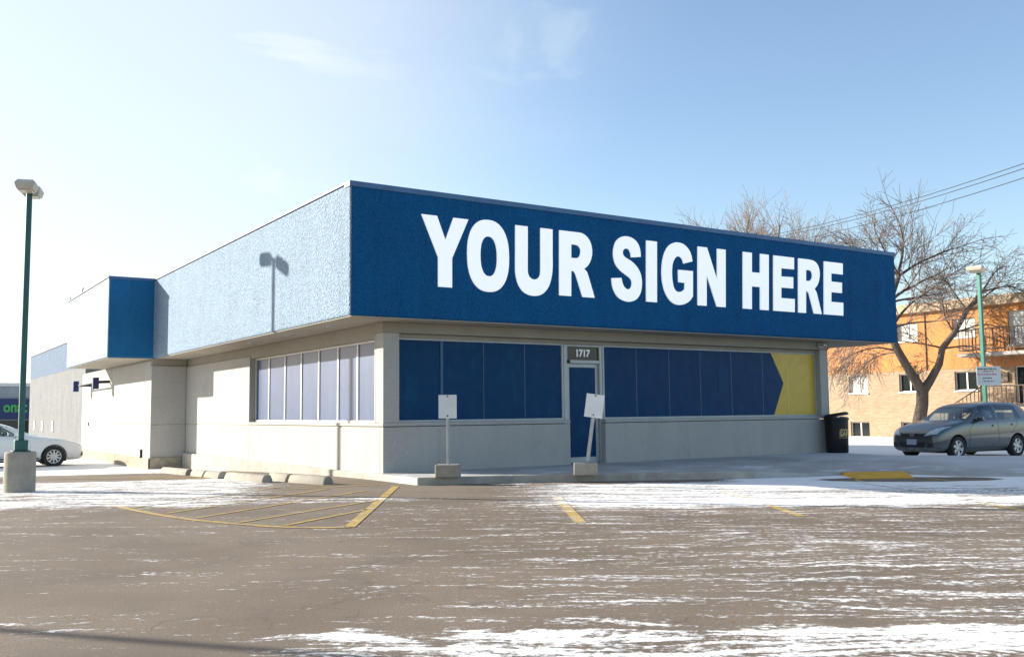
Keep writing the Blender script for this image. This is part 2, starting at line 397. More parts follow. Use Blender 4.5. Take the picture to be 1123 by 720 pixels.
# sidewalk: flat slab, its far right front edge ramps down to the lot
WT = .123
top = [(.85, -.87, WT), (2.374, -1.40, WT), (4.297, -2.45, WT), (6.2, -3.42, WT), (7.1, -3.75, .06), (7.99, -3.86, .05), (9.0, -4.43, .05), (9.24, -5.49, .03), (9.94, -6.12, .03), (11.5, -7.6, .02), (18.5, -6.2, .02),
       (15.3, -4.33, WT), (14.6, -3.57, WT), (12.85, -1.4, WT), (13.1, -.1, WT), (13.9, .9, WT), (13.9, 3.0, WT), (1.0, 3.0, WT), (.85, .6, WT)]
mb = MB(); n = len(top)
vs = top+[(x, y, -.6) for x, y, z in top]
inner = [(2.4, .2, WT), (6.2, -2.2, WT), (9.2, -2.4, WT), (10.5, -4.2, WT), (12.5, -5.0, WT), (12, 0, WT)]
bm = bmesh.new(); tv = [bm.verts.new(v) for v in top]; bv = [bm.verts.new((x, y, -.6)) for x, y, z in top]
for i in range(n): bm.faces.new((tv[i], tv[(i+1) % n], bv[(i+1) % n], bv[i]))
iv = [bm.verts.new(v) for v in inner]
from mathutils.geometry import delaunay_2d_cdt
co, ed, fa, *_ = delaunay_2d_cdt([Vector(v[:2]) for v in top+inner], [(i, (i+1) % n) for i in range(n)], [], 1, 1e-5)
al = tv+iv
for f in fa:
    try: bm.faces.new([al[i] for i in f])
    except Exception: pass
bmesh.ops.recalc_face_normals(bm, faces=bm.faces)
me = bpy.data.meshes.new('sidewalk'); bm.to_mesh(me); bm.free(); me.materials.append(M['walk'])
sw = bpy.data.objects.new('sidewalk', me); C.objects.link(sw); tag(sw, kind='structure')
# kerb face of the walk: pale concrete strip with joints, a few mm proud of the slab
def edge_strip(name, pts, z0, z1, t, mt, gaps=None):
    mb = MB(); k = 0
    for a, b in zip(pts[:-1], pts[1:]):
        a = Vector(a); b = Vector(b); d = (b-a); L = d.length; d /= L; nrm = Vector((d.y, -d.x))
        m_ = max(1, round(L/1.9)); 
        for i in range(m_):
            p = a+d*(L*i/m_+.006); q = a+d*(L*(i+1)/m_-.006)
            poly = [p+nrm*t, q+nrm*t, q-nrm*.14, p-nrm*.14]
            mb.prism([tuple(v) for v in poly], z0, z1)
    return mb.build(name, mt, bevel=.012)
tag(edge_strip('kerb', [(.85, -.87), (2.374, -1.40), (4.297, -2.45), (6.2, -3.42)], -.3, WT+.004, .012, M['kerb']), kind='structure')

# painted markings: worn strips 5 mm above the lot
def strips(name, segs, w):
    mb = MB()
    for pts in segs:
        ww = w
        if isinstance(pts[0], (int, float)): ww = pts[0]; pts = pts[1]
        q = []
        for a, b in zip(pts[:-1], pts[1:]):
            k = max(1, int((Vector(b)-Vector(a)).length/.5))
            for i in range(k): q.append(Vector(a).lerp(Vector(b), i/k))
        q.append(Vector(pts[-1])); lft = []; rgt = []
        for i, p in enumerate(q):
            d = (q[min(i+1, len(q)-1)]-q[max(0, i-1)]).normalized(); nn = Vector((-d.y, d.x))*ww/2
            lft.append(p+nn); rgt.append(p-nn)
        vs = [(v.x, v.y, G(v.x, v.y)+.005) for v in lft+rgt]; k = len(q)
        mb.add(vs, [(i, k+i, k+i+1, i+1) for i in range(k-1)])
    return tag(mb.build(name, M['paint']), kind='structure')
strips('hatched_marking', [[(.12), [(.46, -.86), (-2.5, -5.72)]],
    [.10, [(-2.5, -5.74), (-2.85, -5.5), (-3.14, -5.17), (-3.42, -4.55), (-3.65, -3.92), (-3.83, -3.1), (-3.94, -2.37), (-4.07, -1.2)]],
    [(-3.72, -2.95), (-.6, -.6)], [(-3.55, -3.72), (-.3, -1.35)], [(-3.32, -4.54), (-.85, -2.95)], [(-2.99, -5.13), (-1.55, -4.1)],
    [(-3.9, -1.9), (-1.1, .3)], [(.55, -.35), (-1.3, -.3)], [(.6, .1), (-.8, .15)]], .065)
strips('parking_line', [[(1.32, -4.21), (-.318, -6.911)]], .13)
strips('parking_line', [[(3.98, -4.81), (2.01, -7.96)]], .11)
strips('parking_line', [[(6.6, -5.39), (5.63, -7.44), (4.435, -9.148)]], .11)
strips('parking_line', [[(5.05, -7.9), (5.5, -8.1)]], .09)
strips('hatched_marking', [[(-3.6+.38*i, 8.6-.62*i), (-1.5+.2*i, 6.6-.52*i)] for i in range(7)], .10)

# yellow ramp flare at the walk edge
mb = MB(); q = [(7.99, -3.86, .058), (9.0, -4.43, .058), (8.25, -5.14, .012), (7.34, -4.66, .012)]
mb.add(q+[(x, y, -.3) for x, y, z in q], [(0, 1, 2, 3), (0, 4, 5, 1), (1, 5, 6, 2), (2, 6, 7, 3), (3, 7, 4, 0)])
tag(mb.build('kerb_ramp', M['ramp_yellow']), kind='structure')
strips('parking_line', [[(7.2, -4.75), (6.62, -5.38)]], .1)
strips('parking_line', [[(8.35, -5.3), (8.05, -5.9)]], .1)

# ------------------------------------------------------------------ the store
store = empty('store_building', (0, 0, 0), 0, 'blue and cream single storey store with a big YOUR SIGN HERE band', 'store')
zT, zB, L_, YB = 5.27, 2.9, 15.39, 14.233
# upper band (fascia): solid L shaped mass, left faces in paler blues
poly = [(0, 0), (L_, 0), (L_, 21.476), (-1.308, 21.476), (-1.308, YB), (0, YB)]
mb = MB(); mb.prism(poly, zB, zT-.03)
fas = mb.build('fascia', [M['blue'], M['blue_pale'], M['blue_box_side'], M['blue_box_hazed']], store, bevel=.05, segs=3)
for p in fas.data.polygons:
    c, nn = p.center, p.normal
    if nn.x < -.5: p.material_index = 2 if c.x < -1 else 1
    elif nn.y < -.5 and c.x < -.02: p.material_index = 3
mb = MB()
e = .018
mb.box(-e, L_+e, -e, .22, zT-.10, zT)                       # front
mb.box(L_-.2, L_+e, .224, 21.49, zT-.10, zT); f1 = mb.build('flashing', M['flash'], fas, bevel=.006, segs=1)
mb = MB(); mb.box(-.016, .2, .224, YB-.02, zT-.035, zT); mb.box(-1.308-.016, -1.1, YB+.02, 21.49, zT-.035, zT); mb.box(-1.098, L_-.21, 21.28, 21.49, zT-.035, zT)
mb.build('flashing', M['flash_dark'], fas)
mb = MB(); mb.box(-1.308-e, .2, YB-e, YB+.018, zT-.08, zT+.003); mb.build('flashing', M['flash'], fas)
mb = MB(); mb.prism([(.25, .3), (L_-.3, .3), (L_-.3, 21.2), (-1.05, 21.2), (-1.05, YB+.3), (.25, YB+.3)], zT-.027, zT-.012); mb.build('roof', M['snow'], store)
# scuppers / vents poking above the box roof edge
mb = MB(); mb.tube([(-1.28, 18.9, zT-.02), (-1.28, 18.9, zT+.13)], .03); mb.tube([(-1.28, 18.9, zT+.13), (-1.28, 18.7, zT+.14)], .03); mb.build('vent_pipe', M['galv'], store)
mb = MB(); mb.tube([(-1.28, 21.3, zT-.02), (-1.28, 21.3, zT+.1)], .04); mb.build('vent_pipe', M['galv'], store)
# soffit slab under the band, inset 30 mm
mb = MB(); mb.prism([(.04, .04), (L_-.05, .04), (L_-.05, 21.4), (-1.26, 21.4), (-1.26, YB+.05), (.04, YB+.05)], zB-.012, zB+.02)
mb.build('soffit', M['soffit'], store)
for y in (2.0, 4.3, 6.7, 9.1, 11.5):
    mb = MB(); mb.lathe([(0, -.018), (.075, -.018), (.085, -.03), (.105, -.03), (.11, -.012)], 20, (.5, y, zB)); mb.build('soffit_light', [M['galv']], store, smooth=True)
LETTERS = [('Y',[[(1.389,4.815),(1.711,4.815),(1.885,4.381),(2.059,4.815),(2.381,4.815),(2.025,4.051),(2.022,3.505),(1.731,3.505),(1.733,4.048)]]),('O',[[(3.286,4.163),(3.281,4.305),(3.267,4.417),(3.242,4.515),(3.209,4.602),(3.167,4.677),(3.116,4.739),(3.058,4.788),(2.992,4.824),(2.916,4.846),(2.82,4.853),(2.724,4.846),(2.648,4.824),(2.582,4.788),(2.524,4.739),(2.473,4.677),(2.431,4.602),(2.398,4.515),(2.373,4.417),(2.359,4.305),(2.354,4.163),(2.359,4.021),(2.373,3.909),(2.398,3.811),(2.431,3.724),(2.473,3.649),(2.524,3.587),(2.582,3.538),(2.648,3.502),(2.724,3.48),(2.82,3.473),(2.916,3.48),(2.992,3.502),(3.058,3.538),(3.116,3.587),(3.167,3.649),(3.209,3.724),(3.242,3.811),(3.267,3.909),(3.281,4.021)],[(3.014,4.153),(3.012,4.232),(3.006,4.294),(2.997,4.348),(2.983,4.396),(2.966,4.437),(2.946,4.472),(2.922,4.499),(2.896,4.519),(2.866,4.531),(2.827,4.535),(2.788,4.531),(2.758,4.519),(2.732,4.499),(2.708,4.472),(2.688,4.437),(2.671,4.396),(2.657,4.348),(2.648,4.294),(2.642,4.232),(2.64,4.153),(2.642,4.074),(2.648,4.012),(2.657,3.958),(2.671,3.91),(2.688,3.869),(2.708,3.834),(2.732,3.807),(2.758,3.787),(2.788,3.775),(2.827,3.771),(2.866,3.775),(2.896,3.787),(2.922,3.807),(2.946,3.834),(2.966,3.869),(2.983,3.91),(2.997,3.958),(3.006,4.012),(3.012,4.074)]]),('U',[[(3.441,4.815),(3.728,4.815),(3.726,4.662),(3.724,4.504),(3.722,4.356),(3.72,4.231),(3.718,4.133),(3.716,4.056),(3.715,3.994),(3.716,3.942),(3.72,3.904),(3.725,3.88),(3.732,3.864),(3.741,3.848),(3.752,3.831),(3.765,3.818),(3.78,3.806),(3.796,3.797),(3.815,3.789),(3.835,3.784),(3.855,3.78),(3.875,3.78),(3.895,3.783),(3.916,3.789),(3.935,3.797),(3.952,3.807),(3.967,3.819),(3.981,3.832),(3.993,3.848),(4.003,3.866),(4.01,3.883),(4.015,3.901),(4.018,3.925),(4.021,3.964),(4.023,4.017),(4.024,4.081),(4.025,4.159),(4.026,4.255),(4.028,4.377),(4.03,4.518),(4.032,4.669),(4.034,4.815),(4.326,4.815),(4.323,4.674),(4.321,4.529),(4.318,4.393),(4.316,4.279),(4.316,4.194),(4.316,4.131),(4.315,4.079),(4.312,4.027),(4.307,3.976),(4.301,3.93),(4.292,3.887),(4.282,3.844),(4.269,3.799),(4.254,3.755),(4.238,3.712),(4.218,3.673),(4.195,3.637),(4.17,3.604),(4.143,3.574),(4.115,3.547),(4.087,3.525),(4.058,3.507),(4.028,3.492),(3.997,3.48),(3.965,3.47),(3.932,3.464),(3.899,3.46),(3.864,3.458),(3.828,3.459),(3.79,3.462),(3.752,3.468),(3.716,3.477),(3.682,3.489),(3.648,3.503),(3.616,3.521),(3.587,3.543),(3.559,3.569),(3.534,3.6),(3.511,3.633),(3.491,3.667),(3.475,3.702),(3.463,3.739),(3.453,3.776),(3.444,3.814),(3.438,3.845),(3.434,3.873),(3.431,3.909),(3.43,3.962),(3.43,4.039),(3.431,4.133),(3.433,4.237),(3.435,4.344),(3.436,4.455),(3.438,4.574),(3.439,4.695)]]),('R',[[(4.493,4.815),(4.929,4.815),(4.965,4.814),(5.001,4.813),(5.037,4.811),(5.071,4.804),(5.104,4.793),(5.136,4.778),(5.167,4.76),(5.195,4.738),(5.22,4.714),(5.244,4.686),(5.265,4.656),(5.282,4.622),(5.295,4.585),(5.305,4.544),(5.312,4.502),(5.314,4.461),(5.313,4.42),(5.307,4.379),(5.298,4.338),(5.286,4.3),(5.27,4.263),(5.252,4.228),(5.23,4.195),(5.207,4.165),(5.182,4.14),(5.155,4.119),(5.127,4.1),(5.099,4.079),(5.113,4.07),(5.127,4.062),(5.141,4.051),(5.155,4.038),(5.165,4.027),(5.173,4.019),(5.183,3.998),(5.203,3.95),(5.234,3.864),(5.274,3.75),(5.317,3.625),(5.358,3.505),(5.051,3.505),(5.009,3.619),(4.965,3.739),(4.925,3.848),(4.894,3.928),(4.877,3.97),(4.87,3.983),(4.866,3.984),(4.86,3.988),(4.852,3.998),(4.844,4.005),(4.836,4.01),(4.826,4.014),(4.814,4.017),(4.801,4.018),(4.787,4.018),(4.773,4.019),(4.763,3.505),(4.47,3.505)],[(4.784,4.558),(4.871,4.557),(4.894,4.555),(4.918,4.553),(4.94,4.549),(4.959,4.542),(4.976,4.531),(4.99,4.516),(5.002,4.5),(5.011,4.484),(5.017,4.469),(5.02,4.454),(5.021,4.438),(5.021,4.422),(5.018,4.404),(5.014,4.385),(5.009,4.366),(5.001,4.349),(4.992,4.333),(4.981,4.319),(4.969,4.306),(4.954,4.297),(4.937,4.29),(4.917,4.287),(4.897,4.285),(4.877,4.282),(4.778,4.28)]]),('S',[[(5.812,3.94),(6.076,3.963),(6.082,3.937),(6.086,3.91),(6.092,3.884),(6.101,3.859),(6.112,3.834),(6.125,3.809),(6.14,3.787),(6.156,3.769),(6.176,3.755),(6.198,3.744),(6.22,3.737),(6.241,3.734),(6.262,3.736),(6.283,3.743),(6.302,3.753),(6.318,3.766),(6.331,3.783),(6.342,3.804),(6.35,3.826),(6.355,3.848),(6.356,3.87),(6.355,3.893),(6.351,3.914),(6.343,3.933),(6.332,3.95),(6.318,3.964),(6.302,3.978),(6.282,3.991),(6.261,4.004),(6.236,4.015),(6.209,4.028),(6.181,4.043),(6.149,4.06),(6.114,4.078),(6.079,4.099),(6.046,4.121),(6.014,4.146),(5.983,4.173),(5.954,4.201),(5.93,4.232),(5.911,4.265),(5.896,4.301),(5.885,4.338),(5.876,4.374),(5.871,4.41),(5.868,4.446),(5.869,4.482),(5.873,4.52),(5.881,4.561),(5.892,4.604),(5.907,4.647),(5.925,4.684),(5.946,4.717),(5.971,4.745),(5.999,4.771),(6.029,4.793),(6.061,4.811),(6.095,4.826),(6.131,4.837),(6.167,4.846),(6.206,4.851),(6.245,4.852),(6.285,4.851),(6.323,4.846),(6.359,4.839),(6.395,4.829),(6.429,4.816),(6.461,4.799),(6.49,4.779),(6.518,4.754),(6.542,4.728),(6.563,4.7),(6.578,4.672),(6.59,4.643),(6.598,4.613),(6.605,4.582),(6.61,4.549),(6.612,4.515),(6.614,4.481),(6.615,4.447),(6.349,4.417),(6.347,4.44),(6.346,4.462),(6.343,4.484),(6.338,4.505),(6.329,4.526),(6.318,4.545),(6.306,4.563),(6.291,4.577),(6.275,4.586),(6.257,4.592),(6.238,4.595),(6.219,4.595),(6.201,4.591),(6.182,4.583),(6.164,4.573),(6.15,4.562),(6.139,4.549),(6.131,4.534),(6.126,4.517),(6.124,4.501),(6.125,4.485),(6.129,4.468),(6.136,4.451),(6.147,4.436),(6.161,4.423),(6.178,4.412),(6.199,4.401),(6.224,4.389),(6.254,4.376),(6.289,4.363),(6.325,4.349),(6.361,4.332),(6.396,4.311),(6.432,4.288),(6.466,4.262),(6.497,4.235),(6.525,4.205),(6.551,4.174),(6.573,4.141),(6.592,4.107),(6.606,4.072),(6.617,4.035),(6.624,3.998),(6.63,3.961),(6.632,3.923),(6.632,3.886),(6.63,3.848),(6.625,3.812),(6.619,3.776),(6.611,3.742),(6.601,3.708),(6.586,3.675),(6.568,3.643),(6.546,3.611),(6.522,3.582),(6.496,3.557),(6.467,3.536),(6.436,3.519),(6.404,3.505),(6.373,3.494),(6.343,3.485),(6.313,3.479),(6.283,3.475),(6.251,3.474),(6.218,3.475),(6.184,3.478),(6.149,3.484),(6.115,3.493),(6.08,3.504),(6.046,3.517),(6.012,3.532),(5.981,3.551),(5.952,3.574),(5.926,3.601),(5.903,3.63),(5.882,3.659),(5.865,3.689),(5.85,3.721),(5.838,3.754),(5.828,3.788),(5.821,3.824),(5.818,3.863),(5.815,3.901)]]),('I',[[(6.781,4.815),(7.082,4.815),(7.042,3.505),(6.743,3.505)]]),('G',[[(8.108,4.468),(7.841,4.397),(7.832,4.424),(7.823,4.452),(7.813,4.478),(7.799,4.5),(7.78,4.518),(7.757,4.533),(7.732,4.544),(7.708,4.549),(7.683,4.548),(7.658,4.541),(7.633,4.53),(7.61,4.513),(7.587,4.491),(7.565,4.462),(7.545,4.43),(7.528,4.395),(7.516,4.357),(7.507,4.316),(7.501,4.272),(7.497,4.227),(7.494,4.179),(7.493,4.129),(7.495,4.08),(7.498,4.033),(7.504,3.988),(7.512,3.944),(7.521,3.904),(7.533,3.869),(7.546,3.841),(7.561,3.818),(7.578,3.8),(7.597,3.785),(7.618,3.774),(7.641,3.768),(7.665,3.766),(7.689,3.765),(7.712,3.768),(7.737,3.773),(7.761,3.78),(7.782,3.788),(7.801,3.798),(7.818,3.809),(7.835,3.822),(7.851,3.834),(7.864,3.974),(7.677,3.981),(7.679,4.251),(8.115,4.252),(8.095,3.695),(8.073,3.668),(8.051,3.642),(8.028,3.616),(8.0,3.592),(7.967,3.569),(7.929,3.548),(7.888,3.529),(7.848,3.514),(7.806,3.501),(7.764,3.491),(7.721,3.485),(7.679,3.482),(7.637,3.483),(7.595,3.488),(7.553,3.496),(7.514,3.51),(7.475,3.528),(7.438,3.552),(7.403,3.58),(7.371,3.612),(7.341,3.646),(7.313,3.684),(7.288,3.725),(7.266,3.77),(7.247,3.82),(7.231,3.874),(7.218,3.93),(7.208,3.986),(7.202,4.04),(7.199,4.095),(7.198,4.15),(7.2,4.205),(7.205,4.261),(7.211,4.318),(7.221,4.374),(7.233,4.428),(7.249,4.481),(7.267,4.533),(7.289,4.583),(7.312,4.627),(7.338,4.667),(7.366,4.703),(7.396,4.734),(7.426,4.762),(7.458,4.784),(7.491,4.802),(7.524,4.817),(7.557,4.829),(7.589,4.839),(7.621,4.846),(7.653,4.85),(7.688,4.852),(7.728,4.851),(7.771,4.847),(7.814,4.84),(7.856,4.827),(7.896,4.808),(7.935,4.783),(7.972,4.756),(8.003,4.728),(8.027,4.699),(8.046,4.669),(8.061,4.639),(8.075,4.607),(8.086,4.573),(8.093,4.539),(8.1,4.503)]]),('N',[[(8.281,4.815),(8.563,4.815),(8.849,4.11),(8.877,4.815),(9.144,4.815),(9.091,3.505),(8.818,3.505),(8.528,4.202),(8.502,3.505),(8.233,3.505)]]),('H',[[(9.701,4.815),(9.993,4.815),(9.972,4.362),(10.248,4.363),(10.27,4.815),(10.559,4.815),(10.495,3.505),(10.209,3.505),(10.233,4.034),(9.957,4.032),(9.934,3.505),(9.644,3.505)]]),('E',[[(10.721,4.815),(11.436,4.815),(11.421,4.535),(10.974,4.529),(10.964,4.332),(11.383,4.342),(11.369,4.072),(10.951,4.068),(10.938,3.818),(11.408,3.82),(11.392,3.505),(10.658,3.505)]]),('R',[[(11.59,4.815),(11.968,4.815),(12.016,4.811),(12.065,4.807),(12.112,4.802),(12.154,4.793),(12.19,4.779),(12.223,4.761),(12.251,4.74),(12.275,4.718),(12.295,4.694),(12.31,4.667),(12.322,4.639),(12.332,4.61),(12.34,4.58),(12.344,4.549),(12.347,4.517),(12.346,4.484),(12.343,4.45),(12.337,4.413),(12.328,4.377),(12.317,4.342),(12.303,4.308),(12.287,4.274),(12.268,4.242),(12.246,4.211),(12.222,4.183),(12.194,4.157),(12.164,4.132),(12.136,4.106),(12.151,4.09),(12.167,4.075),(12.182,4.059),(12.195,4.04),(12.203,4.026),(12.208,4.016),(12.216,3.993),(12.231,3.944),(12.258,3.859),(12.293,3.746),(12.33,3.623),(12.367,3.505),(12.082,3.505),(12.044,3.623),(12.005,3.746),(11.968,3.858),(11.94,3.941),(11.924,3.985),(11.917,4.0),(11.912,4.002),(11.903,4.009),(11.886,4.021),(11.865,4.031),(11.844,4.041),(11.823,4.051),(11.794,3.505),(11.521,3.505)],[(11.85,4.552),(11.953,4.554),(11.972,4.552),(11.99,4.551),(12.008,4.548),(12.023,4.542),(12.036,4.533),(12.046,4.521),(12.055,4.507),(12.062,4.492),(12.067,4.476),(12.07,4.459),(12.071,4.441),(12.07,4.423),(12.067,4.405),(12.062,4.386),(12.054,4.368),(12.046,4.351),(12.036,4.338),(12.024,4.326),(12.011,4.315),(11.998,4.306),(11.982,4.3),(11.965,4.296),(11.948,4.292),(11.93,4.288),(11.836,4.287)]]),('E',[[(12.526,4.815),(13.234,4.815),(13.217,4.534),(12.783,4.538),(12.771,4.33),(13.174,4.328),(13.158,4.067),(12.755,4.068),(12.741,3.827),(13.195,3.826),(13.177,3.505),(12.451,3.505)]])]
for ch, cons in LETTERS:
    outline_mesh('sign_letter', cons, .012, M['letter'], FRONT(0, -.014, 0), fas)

px, py = .961, .669; xr = 13.39; XW = -.05
# front low wall, left and right of the door, with sill caps
mb = MB(); mb.box(px, 5.208, py, py+.14, -.3, .955); mb.box(px, px+.14, py+.142, 8.33, -.6, .94)
mb.box(6.133, xr, py, py+.14, -.3, .955)
mb.box(px, 1.287, py, py+.32, 1.03, 2.693)                                        # corner pier
mb.box(13.085, xr, py, py+.32, 1.03, 2.693)                                       # right pier
mb.box(px, px+.14, 8.33, 14.28, -.7, .94); mb.box(px, px+.14, 8.33, 14.28, .955, 2.66)
mb.box(px, px+.3, .992, 1.06, 1.03, 2.66)
mb.box(XW, px-.002, 14.28, 14.43, -.8, .94); mb.box(XW, px-.002, 14.28, 14.43, .955, 2.68)          # return wall
mb.box(XW, XW+.15, 14.432, 25.9, -.9, .94); mb.box(XW, XW+.15, 14.432, 25.9, .955, 2.84)
mb.box(XW+.151, 12, 25.7, 25.9, -1, 2.84)
mb.box(xr-.15, xr, 1.0, 24.3, -.5, 2.85)
wall = mb.build('wall', M['cream'], store, bevel=.008, segs=1)
mb = MB(); mb.box(px+.012, px+.12, .83, 14.27, .93, .965); mb.box(XW+.012, .95, 14.292, 14.42, .93, .965); mb.box(XW+.012, XW+.12, 14.44, 25.88, .93, .965)
mb.build('reveal_line', M['header'], store)
# core that closes the inside
mb = MB(); mb.box(1.3, 13.2, 1.15, 24.2, -.2, 2.88); mb.box(XW+.2, 1.29, 14.6, 24.2, -.2, 2.86); mb.build('core_wall', M['header'], store)
mb = MB()
mb.box(px-.012, 5.208, py-.012, py+.17, .967, 1.03); mb.box(px-.012, px+.20, py+.171, 8.325, .967, 1.025); mb.box(6.133, xr+.012, py-.012, py+.17, .967, 1.03)
mb.build('sill', M['cream'], store, bevel=.006, segs=1)
mb = MB(); mb.box(px-.025, xr+.02, py-.025, py+.36, 2.694, zB-.014)
mb.box(px+.03, px+.3, py+.361, 8.33, 2.60, zB-.014); mb.box(px+.03, px+.3, 8.331, 14.28, 2.662, zB-.014)
mb.box(XW+.02, px+.025, 14.31, 14.5, 2.682, zB-.014); mb.box(XW+.02, XW+.14, 14.501, 25.8, 2.842, zB-.014)
mb.box(1.29, 13.085, py+.14, py+.36, 2.61, 2.692)
mb.build('header', M['header'], store, bevel=.006, segs=1)
# foundation
mb = MB()
ys = [-.62+.62*i for i in range(23)]
mb.box(px-.105, px-.002, -.60, 14.20, -.8, .098)
mb.build('foundation', M['kerb'], store, bevel=.02)
mb = MB(); mb.box(XW-.05, XW-.002, 14.21, 20.3, -1, -.05); mb.box(XW-.05, px-.11, 14.21, 14.278, -1, -.02); mb.box(XW-.025, XW-.002, 20.301, 25.9, -1.2, -.06)
fo = mb.build('foundation', M['stone'], store, bevel=.012)

# front windows: opaque film behind glass, in aluminium frames
def window_front(x0, x1, seams, thick, arrow=None):
    mb = MB(); y = py+.16; z0, z1 = 1.03, 2.61; fwid = .045
    mb.box(x0, x1, y-.03, y+.05, z0, z0+fwid); mb.box(x0, x1, y-.03, y+.05, z1-.03, z1)
    mb.box(x0, x0+fwid, y-.03, y+.05, z0+fwid, z1-.03); mb.box(x1-fwid, x1, y-.03, y+.05, z0+fwid, z1-.03)
    fr = mb.build('window_frame', M['alu'], store, bevel=.004, segs=1)
    a, b, c, d = x0+fwid, x1-fwid, z0+fwid, z1-.03
    xs = [a]+seams+[b]
    if arrow is None:
        for i, (u, v) in enumerate(zip(xs[:-1], xs[1:])):
            mb = MB(); mb.box(u+.004, v-.004, y+.004*(i % 2), y+.02, c+.002, d-.002); mb.build('pane', M['film'], fr)
    else:
        at, tip, ab, tz = arrow
        mb = MB(); pts = [(a, c), (ab, c), (tip, tz), (at, d), (a, d)]
        outline_mesh('pane', [pts], .008, M['film'], FRONT(0, y+.008, 0), fr)
        pts = [(ab+.006, c), (b, c), (b, d), (at+.006, d), (tip+.008, tz)]
        outline_mesh('pane', [pts], .008, M['film_yellow'], FRONT(0, y+.008, 0), fr)
    for k, s_ in enumerate(seams):
        w = .030 if k in thick else .011
        mb = MB(); yy = y-.004 if k not in thick else y-.016
        if arrow and s_ > arrow[1]-.2: mb.box(s_-.018, s_+.018, y-.004, y+.001, c+.003, d-.003); mb.build('mullion', M['seam_y'], fr)
        else: mb.box(s_-w, s_+w, yy, y+.0, c+.003, d-.003); mb.build('mullion', M['seam'], fr)
    return fr
window_front(1.292, 5.15, [2.264, 3.211, 4.19], (0,))
window_front(6.19, 13.08, [7.15, 8.115, 9.08, 10.085, 11.15, 12.035], (), (11.466, 11.885, 11.519, 1.85))
mb = MB(); mb.box(9.66, 9.95, py+.155, py+.158, 1.62, 2.2); mb.build('film_patch', mat('film patch', None, (.006, .055, .135), .4, 0, .08), store)
# side window
mb = MB(); x = px+.14; y0, y1, z0, z1 = 1.065, 8.325, 1.027, 2.60
mb.box(x, x+.08, y0, y1, z0, z0+.045); mb.box(x, x+.08, y0, y1, z1-.04, z1); mb.box(x, x+.08, y0, y0+.05, z0+.045, z1-.04); mb.box(x, x+.08, y1-.05, y1, z0+.045, z1-.04)
fr = mb.build('window_frame', M['alu_light'], store, bevel=.004, segs=1)
ms = [2.153, 3.127, 4.162, 5.192, 6.226, 7.327]; ys = [y0+.05]+ms+[y1-.05]
for i, (u, v) in enumerate(zip(ys[:-1], ys[1:])):
    mb = MB(); mb.box(x+.03, x+.05, u+.02, v-.02, z0+.047, z1-.042); mb.build('pane', M['film_faded'], fr)
for s_ in ms:
    mb = MB(); mb.box(x+.008, x+.07, s_-.03, s_+.03, z0+.047, z1-.042); mb.build('mullion', M['alu_light'], fr)
# door with transom and number
mb = MB(); y = py+.16; a, b = 5.165, 6.185; zt = 2.605
mb.box(a, a+.10, y-.02, y+.09, WT, zt); mb.box(b-.075, b, y-.02, y+.09, WT, zt); mb.box(a+.10, b-.075, y-.02, y+.09, 2.215, 2.285); mb.box(a+.10, b-.075, y-.02, y+.09, zt-.04, zt)
dfr = mb.build('door_frame', M['alu'], store, bevel=.004, segs=1)
mb = MB(); mb.box(a+.105, b-.08, y+.02, y+.04, 2.288, zt-.043); tr = mb.build('transom_pane', M['dark_glass'], store)
text_mesh('house_number', '1717', .20, M['white'], FRONT((a+b)/2+.01, y+.012, 2.425), tr, .010, .003, .95)
mb = MB(); d0, d1 = a+.103, b-.078; yy = y+.035
mb.box(d0, d0+.075, yy, yy+.045, WT+.01, 2.21); mb.box(d1-.075, d1, yy, yy+.045, WT+.01, 2.21); mb.box(d0+.075, d1-.075, yy, yy+.045, 2.13, 2.21); mb.box(d0+.075, d1-.075, yy, yy+.045, WT+.01, WT+.13)
door = mb.build('door', M['alu'], store, bevel=.004, segs=1)
mb = MB(); mb.box(d0+.076, d1-.076, yy+.012, yy+.03, WT+.131, 2.129); mb.build('door_pane', M['film'], door)
mb = MB(); mb.tube([(d1-.12, yy-.0, 1.02), (d1-.12, yy-.05, 1.02), (d1-.12, yy-.05, 1.32), (d1-.12, yy, 1.32)], .013); mb.build('handle', M['galv'], door, smooth=True)
mb = MB(); mb.box(a+.09, a+.15, y-.05, y-.02, 2.22, 2.28); mb.build('door_closer', M['black'], door)
# security light on the right end of the header
mb = MB(); mb.box(12.95, 13.13, py-.10, py-.026, 2.74, 2.86); mb.box(12.98, 13.1, py-.22, py-.10, 2.77, 2.83); mb.build('security_light', M['galv'], store, bevel=.01)
# conduit on the left wall and the pair of blue floodlight boxes joined by a pipe
mb = MB(); mb.tube([(XW-.03, 15.3, -.06), (XW-.03, 15.3, .2)], .035); mb.build('conduit', M['black'], store)
mb = MB(); mb.tube([(-.45, 24.3, 2.37), (-.45, 20.6, 2.39)], .032); mb.tube([(XW, 23.9, 2.38), (-.45, 23.9, 2.37)], .05); mb.tube([(XW, 20.5, 2.41), (-.45, 20.5, 2.39)], .05)
br = mb.build('sign_bracket', M['black'], store)
for yy in (24.5, 20.45):
    mb = MB(); mb.box(-.62, -.42, yy-.10, yy+.10, 2.15, 2.55); mb.build('bracket_box', M['navy'], br, bevel=.015)
mb = MB(); mb.box(XW-.03, XW-.002, 24.3, 24.38, .85, .98); mb.build('outlet_box', M['black'], store)

